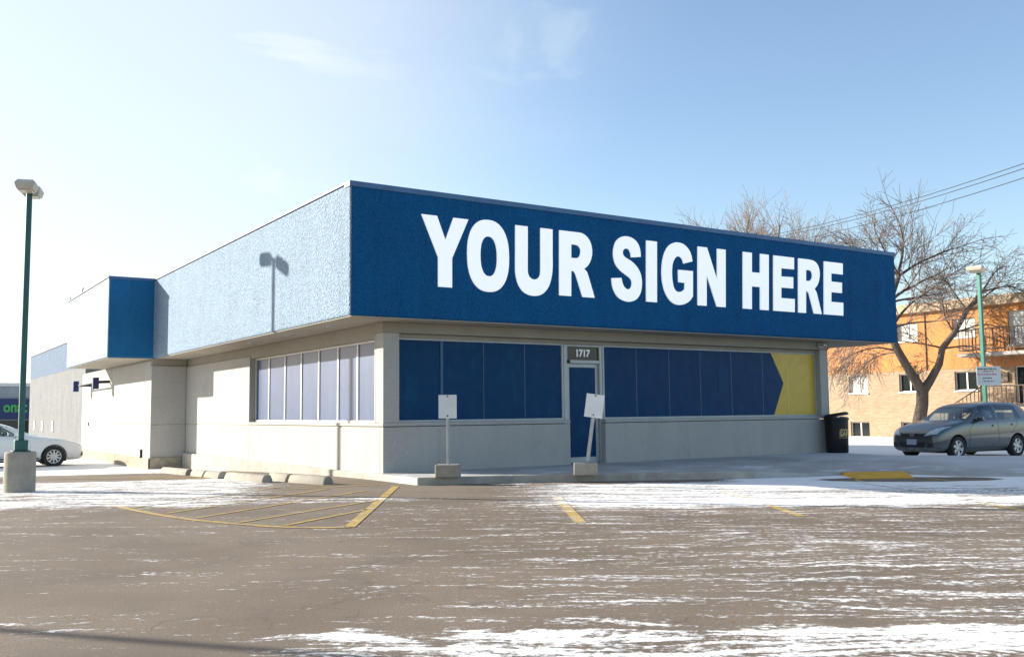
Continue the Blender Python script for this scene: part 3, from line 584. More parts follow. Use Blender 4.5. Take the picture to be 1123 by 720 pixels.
# taller wing beyond the low wall
wing = empty('warehouse_wing', (.8, 31, 0), 0, 'tall grey stucco wall with a blue band, behind the white sedan', 'building')
def part_at(mb, name, mt, root, **k):
    l = root.location; mb.v = [(x-l.x, y-l.y, z-l.z) for x, y, z in mb.v]; return mb.build(name, mt, root, **k)
M['wing_grey'] = mat('weathered grey stucco', stucco((.115, .118, .118), .2, .6, 7, .05), rough=.9)
M['wing_blue'] = mat('weathered blue stucco', stucco((.05, .088, .145), .22, .6, 7, .05), rough=.9)
mb = MB(); mb.box(.8, 14, 30.5, 49.3, -2, 3.45); part_at(mb, 'wall', M['wing_grey'], wing)
mb = MB(); mb.box(.795, 14, 30.5, 49.3, 3.451, 4.8); part_at(mb, 'blue_band', M['wing_blue'], wing)
mb = MB(); mb.box(.76, 14, 30.45, 49.35, 4.801, 4.86); part_at(mb, 'roof', M['flash_dark'], wing)
for y in (46.7, 43.4, 39.7):
    mb = MB(); mb.box(.76, .798, y-.22, y+.22, .45, 1.0); part_at(mb, 'vent_panel', M['alu_light'], wing)

# ------------------------------------------------------------------ things on the lot
def wheel_stop(p0, p1, label, hole=False):
    a = Vector(p0); b = Vector(p1); c = (a+b)/2; L = (b-a).length
    rz = math.atan2((b-a).y, (b-a).x)
    prof = [(-.11, 0), (.11, 0), (.105, .05), (.07, .125), (.03, .14), (-.03, .14), (-.07, .125), (-.105, .05)]
    mb = MB(); n = len(prof)
    st = [-L/2, -L/2+.02, L/2-.02, L/2]
    for i, x in enumerate(st):
        k = .94 if i in (0, 3) else 1
        mb.v += [(x, y*k, z*k+.0) for y, z in prof]
    for i in range(3):
        for j in range(n): mb.f.append((i*n+j, i*n+(j+1) % n, (i+1)*n+(j+1) % n, (i+1)*n+j)); mb.mi.append(0)
    mb.f += [tuple(range(n)), tuple(range(3*n, 4*n))]; mb.mi += [0, 0]
    o = mb.build('wheel_stop', M['block'], smooth=True, angle=50)
    za, zb_ = G(a.x, a.y), G(b.x, b.y); o.location = (c.x, c.y, (za+zb_)/2); o.rotation_euler = (0, -math.atan2(zb_-za, L), rz)
    tag(o, label, 'wheel stop', 'concrete wheel stops along the side wall')
wheel_stop((-.50, 10.6), (-.82, 6.95), 'farthest concrete wheel stop, beside the cream wall corner')
wheel_stop((-.84, 6.45), (-1.0, 3.85), 'second concrete wheel stop from the wall corner')
wheel_stop((-.98, 3.5), (-.86, 1.65), 'middle concrete wheel stop, overlapping the one behind it')
wheel_stop((-.44, 2.55), (-.46, 1.55), 'short looking wheel stop set closer to the wall')
wheel_stop((-.47, 1.40), (-.24, .33), 'nearest concrete wheel stop, by the yellow hatching')

def sign_post(x, y, tilt, rz, label):
    t = empty('sign_post', (x, y, WT), rz, label, 'sign', 'blank signs in concrete blocks on the walk')
    mb = MB(); mb.box(-.205, .205, -.13, .13, 0.0, .215); mb.build('concrete_base', M['block'], t, bevel=.02)
    d = Vector((math.sin(tilt), 0, math.cos(tilt)))
    mm = Matrix.Rotation(tilt, 4, 'Y')
    mb = MB(); w = .032
    P_ = []
    for z in (.19, 1.38):
        for q in ((-w, .012), (-w*.55, .012), (-w*.4, -.014), (w*.4, -.014), (w*.55, .012), (w, .012), (w, .018), (w*.45, .018), (w*.3, -.006), (-w*.3, -.006), (-w*.45, .018), (-w, .018)):
            P_.append(mm @ Vector((q[0], q[1], z)))
    mb.add(P_, [(i, (i+1) % 12, 12+(i+1) % 12, 12+i) for i in range(12)]+[tuple(range(12)), tuple(range(12, 24))]); mb.build('post', M['galv'], t)
    mb = MB(); mb.box(-.155, .155, -.022, -.018, .985, 1.385); mb.v = [tuple(mm @ Vector(v)) for v in mb.v]; pn = mb.build('panel', M['sign_white'], t)
    for z in (1.36, 1.03): mb = MB(); mb.tube([mm @ Vector((0, -.032, z)), mm @ Vector((0, -.01, z))], .013, 10); mb.build('bolt', M['black'], pn)
    return t
sign_post(1.34, -1.05, 0.0, R(-38), 'upright blank white sign on a post in a concrete block, left of the door')
sign_post(3.40, -2.18, R(8), R(-38), 'leaning blank white sign on a tilted post in a concrete block, before the door')

# rubbish bin
bn = empty('rubbish_bin', (13.2, .33, WT), R(-57), 'black round plastic rubbish bin with gold lettering at the right end of the storefront', 'bin')
mb = MB(); mb.lathe([(0, 0), (.255, 0), (.265, .015), (.275, .40), (.285, .80), (.30, .81), (.30, .86), (.285, .865), (.27, .84), (.26, .78), (0, .78)], 40)
mb.build('body', M['bin'], bn, smooth=True)
mb = MB(); mb.lathe([(.285, .0), (.30, .0), (.30, .05), (.29, .06), (.25, .085), (.2, .06), (.2, .04), (.285, .0)], 40)
mm = Matrix.Translation((0, 0, .91)) @ Matrix.Rotation(R(-9), 4, 'Y') @ Matrix.Translation((0, 0, -.02)); mb.v = [tuple(mm @ Vector(v)) for v in mb.v]
mb.build('lid_ring', M['bin'], bn, smooth=True)
mb = MB(); mb.lathe([(.272, .80), (.268, .868), (.262, .885), (.255, .87), (.25, .80)], 40); mb.v = [(x, y, z+.012*math.sin(7*math.atan2(y, x))) for x, y, z in mb.v]; mb.build('bin_liner', M['bag'], bn, smooth=True)
def on_bin(body, size, z, ang, bold, name='lettering'):
    o = text_mesh(name, body, size, M['gold'], Matrix.Identity(4), bn, bold, .001, 1, 'LEFT')
    for v in o.data.vertices:
        a = ang+v.co.x/.284; r = .284+(.002 if v.co.z > 0 else -.002); v.co = Vector((r*math.cos(a), r*math.sin(a), z+v.co.y))
    return o
# angle 0 = bin local +X ; the camera sees the bin from local -Y
on_bin('SAF', .16, .46, R(-72), .006)
mb = MB()
for i in range(9):
    a = R(-68+i*6); mb.obox(Matrix.Translation((.2845*math.cos(a), .2845*math.sin(a), .555+.012*(i % 2))) @ Matrix.Rotation(a, 4, 'Z'), .003, .022, .03+.012*((i*7) % 3))
for i in range(12):
    a = R(-72+i*6); mb.obox(Matrix.Translation((.2845*math.cos(a), .2845*math.sin(a), .375)) @ Matrix.Rotation(a, 4, 'Z'), .003, .031, .008)
mb.build('lettering', M['gold'], bn)

# lamp posts
def lamp_post(x, y, h, rz, heads, paint, label, base_h=.72, base_r=.245, pw=.045, sign=False, lean=(0, 0)):
    z = G(x, y); t = empty('lamp_post', (x, y, z), rz, label, 'lamp post', 'green lamp posts of the parking lot')
    mb = MB(); mb.lathe([(0, -.4), (base_r, -.4), (base_r, 0), (base_r*1.01, base_h*.5), (base_r, base_h-.02), (base_r-.02, base_h), (0, base_h)], 40)
    mb.build('concrete_base', M['block'], t, smooth=True)
    mb = MB(); mb.box(-.135, .135, -.135, .135, base_h, base_h+.02); mb.box(-.10, .10, -.10, .10, base_h+.02, base_h+.19)
    mb.build('base_cover', paint, t, bevel=.008)
    mb = MB(); mb.prism([(-pw, -pw), (pw, -pw), (pw, pw), (-pw, pw)], base_h+.19, h); mb.build('pole', paint, t, bevel=.008)
    for (ang, tilt, sz) in heads:
        mm = Matrix.Translation((0, 0, h-.02)) @ Matrix.Rotation(ang, 4, 'Z') @ Matrix.Rotation(-tilt, 4, 'Y')
        mb = MB(); a = sz
        # shoebox head: tapered housing with a dished lens below and an arm
        prof = [(.07, -a*.46, a*.46, -.02), (.07+a, -a*.5, a*.5, -.02)]
        vs = [(.08, -a*.42, 0), (.08+a, -a*.42, 0), (.08+a, a*.42, 0), (.08, a*.42, 0), (.06, -a*.52, .10), (.10+a, -a*.52, .10), (.10+a, a*.52, .10), (.06, a*.52, .10),
              (.14, -a*.4, .17), (.02+a, -a*.4, .17), (.02+a, a*.4, .17), (.14, a*.4, .17)]
        fs = [(3, 2, 1, 0)]+[(i, (i+1) % 4, 4+(i+1) % 4, 4+i) for i in range(4)]+[(4+i, 4+(i+1) % 4, 8+(i+1) % 4, 8+i) for i in range(4)]+[(8, 9, 10, 11)]
        mb.add([mm @ Vector(v) for v in vs], fs); hd = mb.build('lamp_head', M['lamp_tan'], t, bevel=.008)
        mb = MB(); mb.obox(mm @ Matrix.Translation((.08+a/2, 0, -.012)), a*.8, a*.7, .02); mb.build('lamp_lens', M['lamp_lens'], hd)
        mb = MB(); mb.obox(mm @ Matrix.Translation((.03, 0, .07)), .12, .06, .06); mb.build('arm', paint, hd)
    mb = MB(); mb.obox(Matrix.Translation((0, 0, h+.02)), pw*2.4, pw*2.4, .04); mb.build('pole_cap', paint, t, bevel=.01)
    return t
lamp_post(-4.754, 2.528, 5.02, R(0), [(R(72), 0, .30), (R(252), 0, .30)], M['green_paint'], 'dark green twin headed lamp post on a concrete drum at the left', base_h=.66, base_r=.24)
rp = lamp_post(25.5, 3.7, 6.15, R(0), [(R(196), R(4), .52)], M['teal_paint'], 'bright green single headed lamp post with a white notice, behind the hatchback', base_h=.5, pw=.06)
mb = MB(); mb.box(-.012, .0, -.40, .40, 0, .66)
mm = Matrix.Translation((-.30, -.34, 2.17)) @ Matrix.Rotation(R(52), 4, 'Z'); mb.v = [tuple(mm @ Vector(v)) for v in mb.v]; pn = mb.build('notice', M['sign_white'], rp)
rr = random.Random(3)
for z, h, mt, x0, x1 in ((.545, .045, 'sign_text_dark', -.27, .30), (.465, .035, 'sign_text_red', -.16, .2), (.36, .04, 'sign_text_red', -.25, .3), (.235, .035, 'sign_text_dark', -.1, .16), (.13, .03, 'sign_text_dark', -.17, .2)):
    mb = MB(); x = x0
    while x < x1:
        w = rr.uniform(.03, .08); mb.box(-.016, -.012, x, x+w, z, z+h); x += w+rr.uniform(.015, .04)
    mb.v = [tuple(mm @ Vector(v)) for v in mb.v]; mb.build('lettering', M[mt], pn)
lamp_post(-5.5, 10.78, 7.55, 0, [(R(38), R(-14), .46), (R(218), R(-14), .46)], M['green_paint'], 'tall twin headed lamp post whose shadow falls on the pale side band')
lamp_post(-14.6, 1.55, 7.2, 0, [(R(72), 0, .30), (R(252), 0, .30)], M['green_paint'], 'thin lamp post at the far left whose long shadow crosses the near asphalt', pw=.035)
# ------------------------------------------------------------------ cars
def fpaint(col):
    def f(nt, p):
        v = nt.pos(); n = nt.noise(v, 2.5, 5, .6); z = nt.sep(nt.obj())[2]
        dirt = nt.math('MULTIPLY', nt.step(z, .55, .2), nt.step(nt.noise(v, 7, 5, .7), .35, .7))
        c = nt.mix(nt.math('MULTIPLY', n, .3), col, tuple(x*.8 for x in col))
        c = nt.mix(nt.math('MULTIPLY', dirt, .6), c, (.25, .23, .21))
        nt.put(p.inputs['Base Color'], c); nt.put(p.inputs['Roughness'], nt.step(dirt, 0, 1, .28, .8))
    return f
M['car_grey'] = mat('grey metallic car paint', fpaint((.05, .064, .074)), rough=.3, metal=.1, coat=1.0)
M['car_white'] = mat('white car paint', fpaint((.70, .72, .73)), rough=.3, coat=.7)
M['tyre'] = mat('tyre rubber', var((.018, .018, .019), .3, 8, .2), rough=.85)
M['rim'] = mat('alloy rim', var((.55, .56, .57), .12, 8), rough=.35, metal=.6)
M['trim'] = mat('black plastic trim', var((.014, .014, .015), .2, 6), rough=.5)
M['chrome'] = mat('chrome', None, (.6, .6, .6), .15, .9)
M['seat'] = mat('dark seat fabric', var((.05, .052, .055), .2, 8), rough=.9)
M['red_lens'] = mat('red tail lamp lens', None, (.5, .015, .02), .2, 0, .5, .5)
M['lamp_clear'] = mat('headlamp lens', var((.50, .54, .58), .3, 14), rough=.12, coat=.8)
M['plate'] = mat('number plate', var((.40, .45, .55), .2, 40), rough=.5)
def f_glass(nt, p):
    out = nt.n['Material Output']; tr = nt.new('ShaderNodeBsdfTransparent'); tr.inputs[0].default_value = (.84, .89, .89, 1)
    gl = nt.new('ShaderNodeBsdfGlossy'); gl.inputs['Roughness'].default_value = .03; gl.inputs[0].default_value = (.95, .97, 1, 1)
    lw = nt.new('ShaderNodeLayerWeight'); lw.inputs[0].default_value = .5; mxs = nt.new('ShaderNodeMixShader')
    nt.l.new(nt.math('ADD', nt.math('MULTIPLY', nt.math('POWER', lw.outputs['Facing'], 4.0), .6), .05, True), mxs.inputs[0]); nt.l.new(tr.outputs[0], mxs.inputs[1]); nt.l.new(gl.outputs[0], mxs.inputs[2]); nt.l.new(mxs.outputs[0], out.inputs['Surface'])
M['car_glass'] = mat('car glass', f_glass)

def lerp_tab(tab, x):
    if x >= tab[0][0]: return tab[0][1:]
    for (a, *va), (b, *vb) in zip(tab[:-1], tab[1:]):
        if a >= x >= b:
            t = (a-x)/(a-b); return [p+(q-p)*t for p, q in zip(va, vb)]
    return tab[-1][1:]

def make_car(spec, paint, loc, rz, label):
    """local x forward (0 at the front axle), y left, z up from the ground"""
    t = empty('parked_car', loc, rz, label, 'car')
    tab = spec['stations']       # x, half width, sill z, belt z, roof z, roof half width
    bm = bmesh.new(); rings = []
    for (x, hw, zs, zb_, zr, rw) in tab:
        cab = zr > zb_+.12
        h = [(0, zs), (hw*.80, zs), (hw*.96, zs+.10), (hw, zs+(zb_-zs)*.45), (hw*.985, zb_-.07), (hw*.955, zb_)]
        if cab: h += [(hw*.955+(rw-hw*.955)*.5, zb_+(zr-zb_)*.5), (rw, zr-.075), (rw-.09, zr-.012), (rw*.5, zr+.012), (0, zr+.018)]
        else: h += [(hw*.91, zb_+(zr-zb_)*.45), (hw*.80, zr-.01), (hw*.62, zr), (hw*.3, zr+.012), (0, zr+.016)]
        full = [(y, z) for y, z in h]+[(-y, z) for y, z in h[-2:0:-1]]
        rings.append([bm.verts.new((x, y, z)) for y, z in full])
    n = len(rings[0])
    for a, b in zip(rings[:-1], rings[1:]):
        for j in range(n): bm.faces.new((a[j], a[(j+1) % n], b[(j+1) % n], b[j]))
    bm.faces.new(rings[0][::-1]); bm.faces.new(rings[-1])
    bmesh.ops.recalc_face_normals(bm, faces=bm.faces)
    me = bpy.data.meshes.new('body'); bm.to_mesh(me); bm.free()
    tmp = bpy.data.objects.new('tmp', me); C.objects.link(tmp)
    md = tmp.modifiers.new('s', 'SUBSURF'); md.levels = 2; md.render_levels = 2
    dg = bpy.context.evaluated_depsgraph_get(); me2 = bpy.data.meshes.new_from_object(tmp.evaluated_get(dg)); tmp.modifiers.clear(); tmp.data = me2
    bvh = BVHTree.FromPolygons([v.co[:] for v in me2.vertices], [p.vertices[:] for p in me2.polygons])
    def side(x, z, s, off=.004):
        h = bvh.ray_cast(Vector((x, 3*s, z)), Vector((0, -s, 0)))
        return h[0]+h[1]*off if h[0] else Vector((x, s*.8, z))
    def ends(y, z, s, off=.004):
        h = bvh.ray_cast(Vector((6*s, y, z)), Vector((-s, 0, 0)))
        return h[0]+h[1]*off if h[0] else Vector((0, y, z))
    def topp(x, y, off=.004):
        h = bvh.ray_cast(Vector((x, y, 4)), Vector((0, 0, -1))); return h[0]+h[1]*off
    def patch(name, corners, proj, mt, parent, nx=10, ny=6, thick=.006, off=.004):
        A, B, Cc, D = [Vector(c) for c in corners]; mb = MB(); 
        for k in (0, 1):
            for j in range(ny+1):
                for i in range(nx+1):
                    u, v = i/nx, j/ny; q = (A*(1-u)+B*u)*(1-v)+(D*(1-u)+Cc*u)*v
                    mb.v.append(tuple(proj(q.x, q.y, off if k == 0 else off-thick)))
        w = nx+1; N_ = w*(ny+1)
        for j in range(ny):
            for i in range(nx):
                f = (j*w+i, j*w+i+1, (j+1)*w+i+1, (j+1)*w+i); mb.f.append(f); mb.mi.append(0); mb.f.append(tuple(N_+a for a in f[::-1])); mb.mi.append(0)
        bd = [i for i in range(w)]+[j*w+nx for j in range(1, ny+1)]+[ny*w+i for i in range(nx-1, -1, -1)]+[j*w for j in range(ny-1, 0, -1)]
        for a, b in zip(bd, bd[1:]+bd[:1]): mb.f.append((a, b, N_+b, N_+a)); mb.mi.append(0)
        return mb.build(name, mt, parent, smooth=True, angle=50)
    # cutters: wheel wells, cabin cavity, window openings
    cut = MB()
    for wx in (0, spec['wb']):
        for s in (1, -1):
            k = len(cut.v); nn = 32; rr = spec['wr']+.055
            for yy in (s*(spec['hw']-.30), s*(spec['hw']+.3)):
                for i in range(nn):
                    a = 2*math.pi*i/nn; cut.v.append((wx+rr*math.cos(a), yy, spec['wr']+rr*math.sin(a)))
            cut.f.append(tuple(k+i for i in range(nn))); cut.f.append(tuple(k+nn+i for i in range(nn)[::-1])); cut.mi += [0, 0]
            for i in range(nn): cut.f.append((k+i, k+(i+1) % nn, k+nn+(i+1) % nn, k+nn+i)); cut.mi.append(0)
    def boolean(target, cmb):
        co_ = cmb.build('cut', M['trim']); n0 = len(target.data.polygons)
        for self_, jig in ((False, 0), (False, .0037), (True, .0071), (True, -.0113)):
            co_.location = (jig, jig*.31, jig*.53)
            bo = target.modifiers.new('b', 'BOOLEAN'); bo.object = co_; bo.operation = 'DIFFERENCE'; bo.solver = 'EXACT'; bo.use_self = self_
            bpy.context.view_layer.update()
            dg = bpy.context.evaluated_depsgraph_get(); m3 = bpy.data.meshes.new_from_object(target.evaluated_get(dg)); target.modifiers.clear()
            if len(m3.polygons) > n0*.7: target.data = m3; break
        bpy.data.objects.remove(co_)
    boolean(tmp, cut)
    cv = spec['cavity']; cut = MB()            # (x,z) outline of the cabin seen from the side, then its half widths
    k = len(cv); cut.v = [(x, y*s, z) for s in (-1, 1) for x, z, y in cv]
    cut.f = [tuple(range(k)), tuple(range(2*k-1, k-1, -1))]+[(i, (i+1) % k, k+(i+1) % k, k+i) for i in range(k)]; cut.mi = [0]*(k+2)
    boolean(tmp, cut)
    for (xa, xb, qs) in spec['end_windows']:
        cut = MB(); k = len(qs); cut.v = [(xa, y, z) for y, z in qs]+[(xb, y, z) for y, z in qs]
        cut.f = [tuple(range(k)), tuple(range(2*k-1, k-1, -1))]+[(i, (i+1) % k, k+(i+1) % k, k+i) for i in range(k)]; cut.mi = [0]*(k+2)
        boolean(tmp, cut)
    for s in (1, -1):
        for w in spec['side_windows']:
            cut = MB(); k = len(w); cut.v = [(x, s*.45, z) for x, z in w]+[(x, s*1.2, z) for x, z in w]
            cut.f = [tuple(range(k)), tuple(range(2*k-1, k-1, -1))]+[(i, (i+1) % k, k+(i+1) % k, k+i) for i in range(k)]; cut.mi = [0]*(k+2)
            boolean(tmp, cut)
    body = tmp; body.name = 'body'; body.data.name = 'body'; body.parent = t
    body.data.materials.clear(); body.data.materials.append(paint)
    for p in body.data.polygons: p.material_index = 0; p.use_smooth = True
    body.data.set_sharp_from_angle(angle=R(35))
    # glass
    for s in (1, -1):
        for w in spec['side_windows']:
            q = w if len(w) == 4 else [w[0], w[1], w[2], w[-1]]
            patch('side_window', q, lambda x, z, o, s=s: side(x, z, s, o), M['car_glass'], t, off=-.004, thick=.004)
    (xa, xb, qs) = spec['end_windows'][0]; patch('windscreen', qs, lambda y, z, o: ends(y, z, 1, o), M['car_glass'], t, off=-.004, thick=.004)
    (xa, xb, qs) = spec['end_windows'][1]; patch('rear_window', qs, lambda y, z, o: ends(y, z, -1, o), M['car_glass'], t, off=-.004, thick=.004)
    # wheels
    for wx in (0, spec['wb']):
        for s in (1, -1):
            r = spec['wr']; w = empty('wheel', (wx, s*(spec['hw']-.105), r)); w.parent = t
            mb = MB(); mb.lathe([(r*.66, -.10), (r*.93, -.105), (r, -.07), (r, .07), (r*.93, .105), (r*.66, .10), (r*.64, 0), (r*.66, -.10)], 40, axis='y'); mb.build('tyre', M['tyre'], w, smooth=True)
            mb = MB(); o_ = .085*s
            mb.lathe([(r*.66, o_*1.05), (r*.60, o_*1.0), (r*.60, -o_)], 40, axis='y')
            mb.lathe([(0, o_*.85), (r*.13, o_*.85), (r*.15, o_*.6)], 20, axis='y')
            ns = spec['spokes']
            for i in range(ns):
                a = 2*math.pi*i/ns+.3
                for da in ((-.10, .10) if ns < 8 else (0,)):
                    d = Vector((math.cos(a+da), 0, math.sin(a+da))); p_ = d.cross(Vector((0, 1, 0)))
                    wd = .026 if ns < 8 else .022
                    A = [d*r*.10+p_*wd*1.2, d*r*.62+p_*wd*.8, d*r*.62-p_*wd*.8, d*r*.10-p_*wd*1.2]
                    vs = [tuple(q+Vector((0, o_*.8, 0))) for q in A]+[tuple(q+Vector((0, o_*.5, 0))) for q in A]
                    mb.add(vs, [(0, 1, 2, 3), (7, 6, 5, 4), (0, 4, 5, 1), (1, 5, 6, 2), (2, 6, 7, 3), (3, 7, 4, 0)])
            mb.build('rim', M['rim'], w)
            mb = MB(); mb.lathe([(0, o_*.25), (r*.62, o_*.25)], 30, axis='y'); mb.build('brake_disc', M['trim'], w)
    # lamps, grille, plate
    for s in (1, -1):
        patch('headlight', [(y*s, z) for y, z in spec['headlight']], lambda y, z, o: ends(y, z, 1, o), M['lamp_clear'], t, off=.008, thick=.02)
        patch('tail_light', [(x, z) for x, z in spec['tail']], lambda x, z, o, s=s: side(x, z, s, o), M['red_lens'], t, off=.010, thick=.02)
        patch('fog_lamp_bezel', [(y*s, z) for y, z in spec['fog']], lambda y, z, o: ends(y, z, 1, o), M['trim'], t, off=.006, thick=.012)
        for (x0, x1, z0, z1) in spec['handles']:
            patch('door_handle', [(x0, z0), (x1, z0), (x1, z1), (x0, z1)], lambda x, z, o, s=s: side(x, z, s, o), paint, t, 6, 3, off=.03, thick=.03)
        mx_, mz = spec['mirror']; p0 = side(mx_, mz, s, 0)
        mb = MB(); mb.obox(Matrix.Translation(p0+Vector((-.01, s*.10, .07))), .10, .20, .135); mi_ = mb.build('mirror', paint, t, bevel=.035, segs=3, smooth=True)
        mb = MB(); mb.obox(Matrix.Translation(p0+Vector((0, s*.02, .01))), .05, .09, .04); mb.build('mirror_arm', M['trim'], mi_)
        for ln in spec['seams']:
            mb = MB()
            pts = []
            for (x0, z0), (x1, z1) in zip(ln[:-1], ln[1:]):
                for i in range(8): pts.append(side(x0+(x1-x0)*i/8, z0+(z1-z0)*i/8, s, .0012))
            pts.append(side(ln[-1][0], ln[-1][1], s, .0012)); mb.tube(pts, .0035, 4); mb.build('door_seam', M['trim'], t)
        mb = MB(); mb.tube([side(spec['wb']+.42+i*(-spec['wb']-.84)/12, spec['sillz'], s, .0) for i in range(13)], .022, 6); mb.build('sill_trim', M['trim'], t)
    for nm, q, mt, off in spec['front_bits']:
        patch(nm, q, lambda y, z, o: ends(y, z, 1, o), M[mt], t, 16, 4, off=off, thick=off+.01)
    # emblem: plain chrome ring with a bar on the grille
    ez = spec.get('emblem')
    if ez:
        p0 = ends(0, ez, 1, .02); mb = MB()
        mb.tube([p0+Vector((0, .055*math.cos(a*math.pi/10), .05*math.sin(a*math.pi/10))) for a in range(21)], .008, 6); mb.obox(Matrix.Translation(p0), .012, .15, .02); mb.build('emblem', M['chrome'], t)
    # seats seen through the glass
    for (sx, sy) in spec['seats']:
        mb = MB(); mb.obox(Matrix.Translation((sx, sy, .80)) @ Matrix.Rotation(R(-12), 4, 'Y'), .14, .46, .62); mb.obox(Matrix.Translation((sx-.09, sy, 1.19)), .10, .26, .18)
        mb.build('seat', M['seat'], t, bevel=.05, segs=3, smooth=True)
    mb = MB(); mb.obox(Matrix.Translation((spec['dash'], 0, .88)), .35, 1.2, .12); mb.build('dashboard', M['trim'], t, bevel=.03)
    mb = MB(); sx, sy = spec['wheel']; mm = Matrix.Translation((sx, sy, .96)) @ Matrix.Rotation(R(65), 4, 'Y')
    mb.tube([mm @ Vector((.17*math.cos(a*math.pi/12), .17*math.sin(a*math.pi/12), 0)) for a in range(25)], .014, 6); mb.build('steering_wheel', M['trim'], t)
    mb = MB(); mb.box(spec['wb']-.3, .4, -spec['hw']+.22, spec['hw']-.22, .17, .26); mb.build('underbody', M['trim'], t)
    return t

hatch = dict(wb=-2.60, wr=.315, hw=.845, spokes=6, sillz=.30,
 stations=[(.86, .50, .26, .52, .56, .40), (.83, .68, .21, .62, .70, .5), (.70, .79, .19, .72, .81, .56), (.40, .83, .19, .84, .93, .62), (0, .845, .19, .93, 1.01, .66), (-.30, .85, .19, .985, 1.05, .67),
  (-.55, .85, .19, 1.0, 1.19, .67), (-.95, .85, .19, 1.01, 1.43, .655), (-1.30, .85, .19, 1.02, 1.53, .65), (-1.85, .85, .19, 1.035, 1.57, .65), (-2.40, .85, .20, 1.05, 1.575, .645), (-2.85, .845, .22, 1.07, 1.565, .64), (-3.20, .84, .26, 1.07, 1.50, .625), (-3.38, .815, .30, 1.02, 1.25, .63), (-3.40, .76, .34, .92, 1.0, .58), (-3.45, .64, .38, .74, .82, .5)],
 cavity=[(-.55, .80, .72), (-1.10, 1.40, .62), (-1.45, 1.49, .60), (-2.45, 1.49, .60), (-2.85, 1.41, .58), (-3.1, 1.16, .62), (-3.1, .62, .70), (-.55, .62, .70)],
 side_windows=[[(-.74, 1.05), (-1.72, 1.065), (-1.72, 1.475), (-1.20, 1.455)], [(-1.80, 1.065), (-2.84, 1.10), (-2.70, 1.45), (-1.80, 1.478)]],
 end_windows=[(2.03, -.973, [(-.71, 1.06), (.71, 1.06), (.61, 1.455), (-.61, 1.455)]), (-5, -2.93, [(-.56, 1.12), (.56, 1.12), (.50, 1.33), (-.50, 1.33)])],
 headlight=[(.38, .64), (.72, .70), (.785, .90), (.60, .84)], tail=[(-3.24, .74), (-3.36, .74), (-3.30, 1.02), (-3.18, 1.0)],
 fog=[(.48, .32), (.66, .34), (.66, .46), (.50, .45)], handles=[(-1.50, -1.66, .88, .925), (-2.36, -2.52, .90, .945)], mirror=(-.88, 1.03),
 seams=[[(-.52, .36), (-.50, .80), (-.74, 1.02)], [(-1.76, .36), (-1.75, 1.04)], [(-2.30, .66), (-2.62, .94), (-2.64, 1.06)], [(-.52, .36), (-2.2, .36)]],
 front_bits=[('grille', [(-.46, .625), (.46, .625), (.48, .71), (-.48, .71)], 'trim', .006), ('bumper_intake', [(-.40, .33), (.40, .33), (.44, .47), (-.44, .47)], 'trim', .006),
             ('bumper_strip', [(-.60, .575), (.60, .575), (.60, .59), (-.60, .59)], 'trim', .003), ('number_plate', [(-.155, .40), (.155, .40), (.155, .55), (-.155, .55)], 'plate', .03)],
 emblem=.665, seats=[(-1.55, .36), (-1.55, -.36), (-2.45, .36), (-2.45, -.36)], dash=-.85, wheel=(-1.08, .36))
make_car(hatch, M['car_grey'], (18.37, 1.117, -.215), math.pi-R(5), 'grey five door hatchback parked facing left behind the walk')

sedan = dict(wb=-2.75, wr=.335, hw=.90, spokes=10, sillz=.29,
 stations=[(.93, .52, .28, .52, .56, .4), (.88, .70, .22, .62, .68, .5), (.72, .82, .19, .72, .77, .6), (.35, .88, .19, .83, .88, .65), (0, .895, .19, .89, .94, .66), (-.50, .90, .19, .945, 1.0, .68),
  (-.80, .90, .19, .96, 1.10, .67), (-1.25, .90, .19, .97, 1.33, .62), (-1.75, .90, .19, .98, 1.445, .58), (-2.30, .90, .19, .99, 1.46, .57), (-2.80, .90, .20, 1.0, 1.38, .57), (-3.25, .89, .22, 1.01, 1.19, .60), (-3.55, .87, .25, 1.0, 1.06, .64), (-3.80, .82, .32, .93, .98, .6), (-3.88, .70, .38, .78, .82, .5)],
 cavity=[(-.80, .80, .74), (-1.35, 1.30, .60), (-1.80, 1.38, .54), (-2.35, 1.39, .54), (-2.75, 1.31, .55), (-3.1, 1.10, .60), (-3.1, .62, .70), (-.80, .62, .72)],
 side_windows=[[(-1.02, 1.0), (-1.93, 1.015), (-1.93, 1.365), (-1.55, 1.33)], [(-2.02, 1.015), (-3.05, 1.05), (-2.72, 1.30), (-2.02, 1.372)]],
 end_windows=[(2, -1.15, [(-.70, 1.0), (.70, 1.0), (.55, 1.34), (-.55, 1.34)]), (-6, -3.0, [(-.55, 1.10), (.55, 1.10), (.50, 1.28), (-.50, 1.28)])],
 headlight=[(.45, .62), (.74, .66), (.80, .78), (.60, .74)], tail=[(-3.62, .74), (-3.82, .76), (-3.78, .90), (-3.60, .92)],
 fog=[(.52, .30), (.72, .34), (.72, .46), (.56, .42)], handles=[(-1.72, -1.90, .86, .90), (-2.68, -2.86, .88, .92)], mirror=(-1.12, .99),
 seams=[[(-.72, .36), (-.70, .80), (-.95, .98)], [(-1.98, .36), (-1.97, 1.0)], [(-2.40, .62), (-2.75, .92), (-2.95, 1.03)], [(-.72, .36), (-2.3, .36)]],
 front_bits=[('grille', [(-.42, .50), (.42, .50), (.45, .68), (-.45, .68)], 'trim', .006), ('bumper_intake', [(-.45, .29), (.45, .29), (.45, .40), (-.45, .40)], 'trim', .006)],
 seats=[(-1.75, .38), (-1.75, -.38), (-2.75, .38), (-2.75, -.38)], dash=-1.1, wheel=(-1.32, .38))
make_car(sedan, M['car_white'], (-1.98, 19.75, -.40), 0, 'white sedan parked beyond the lamp post with its nose towards the store')

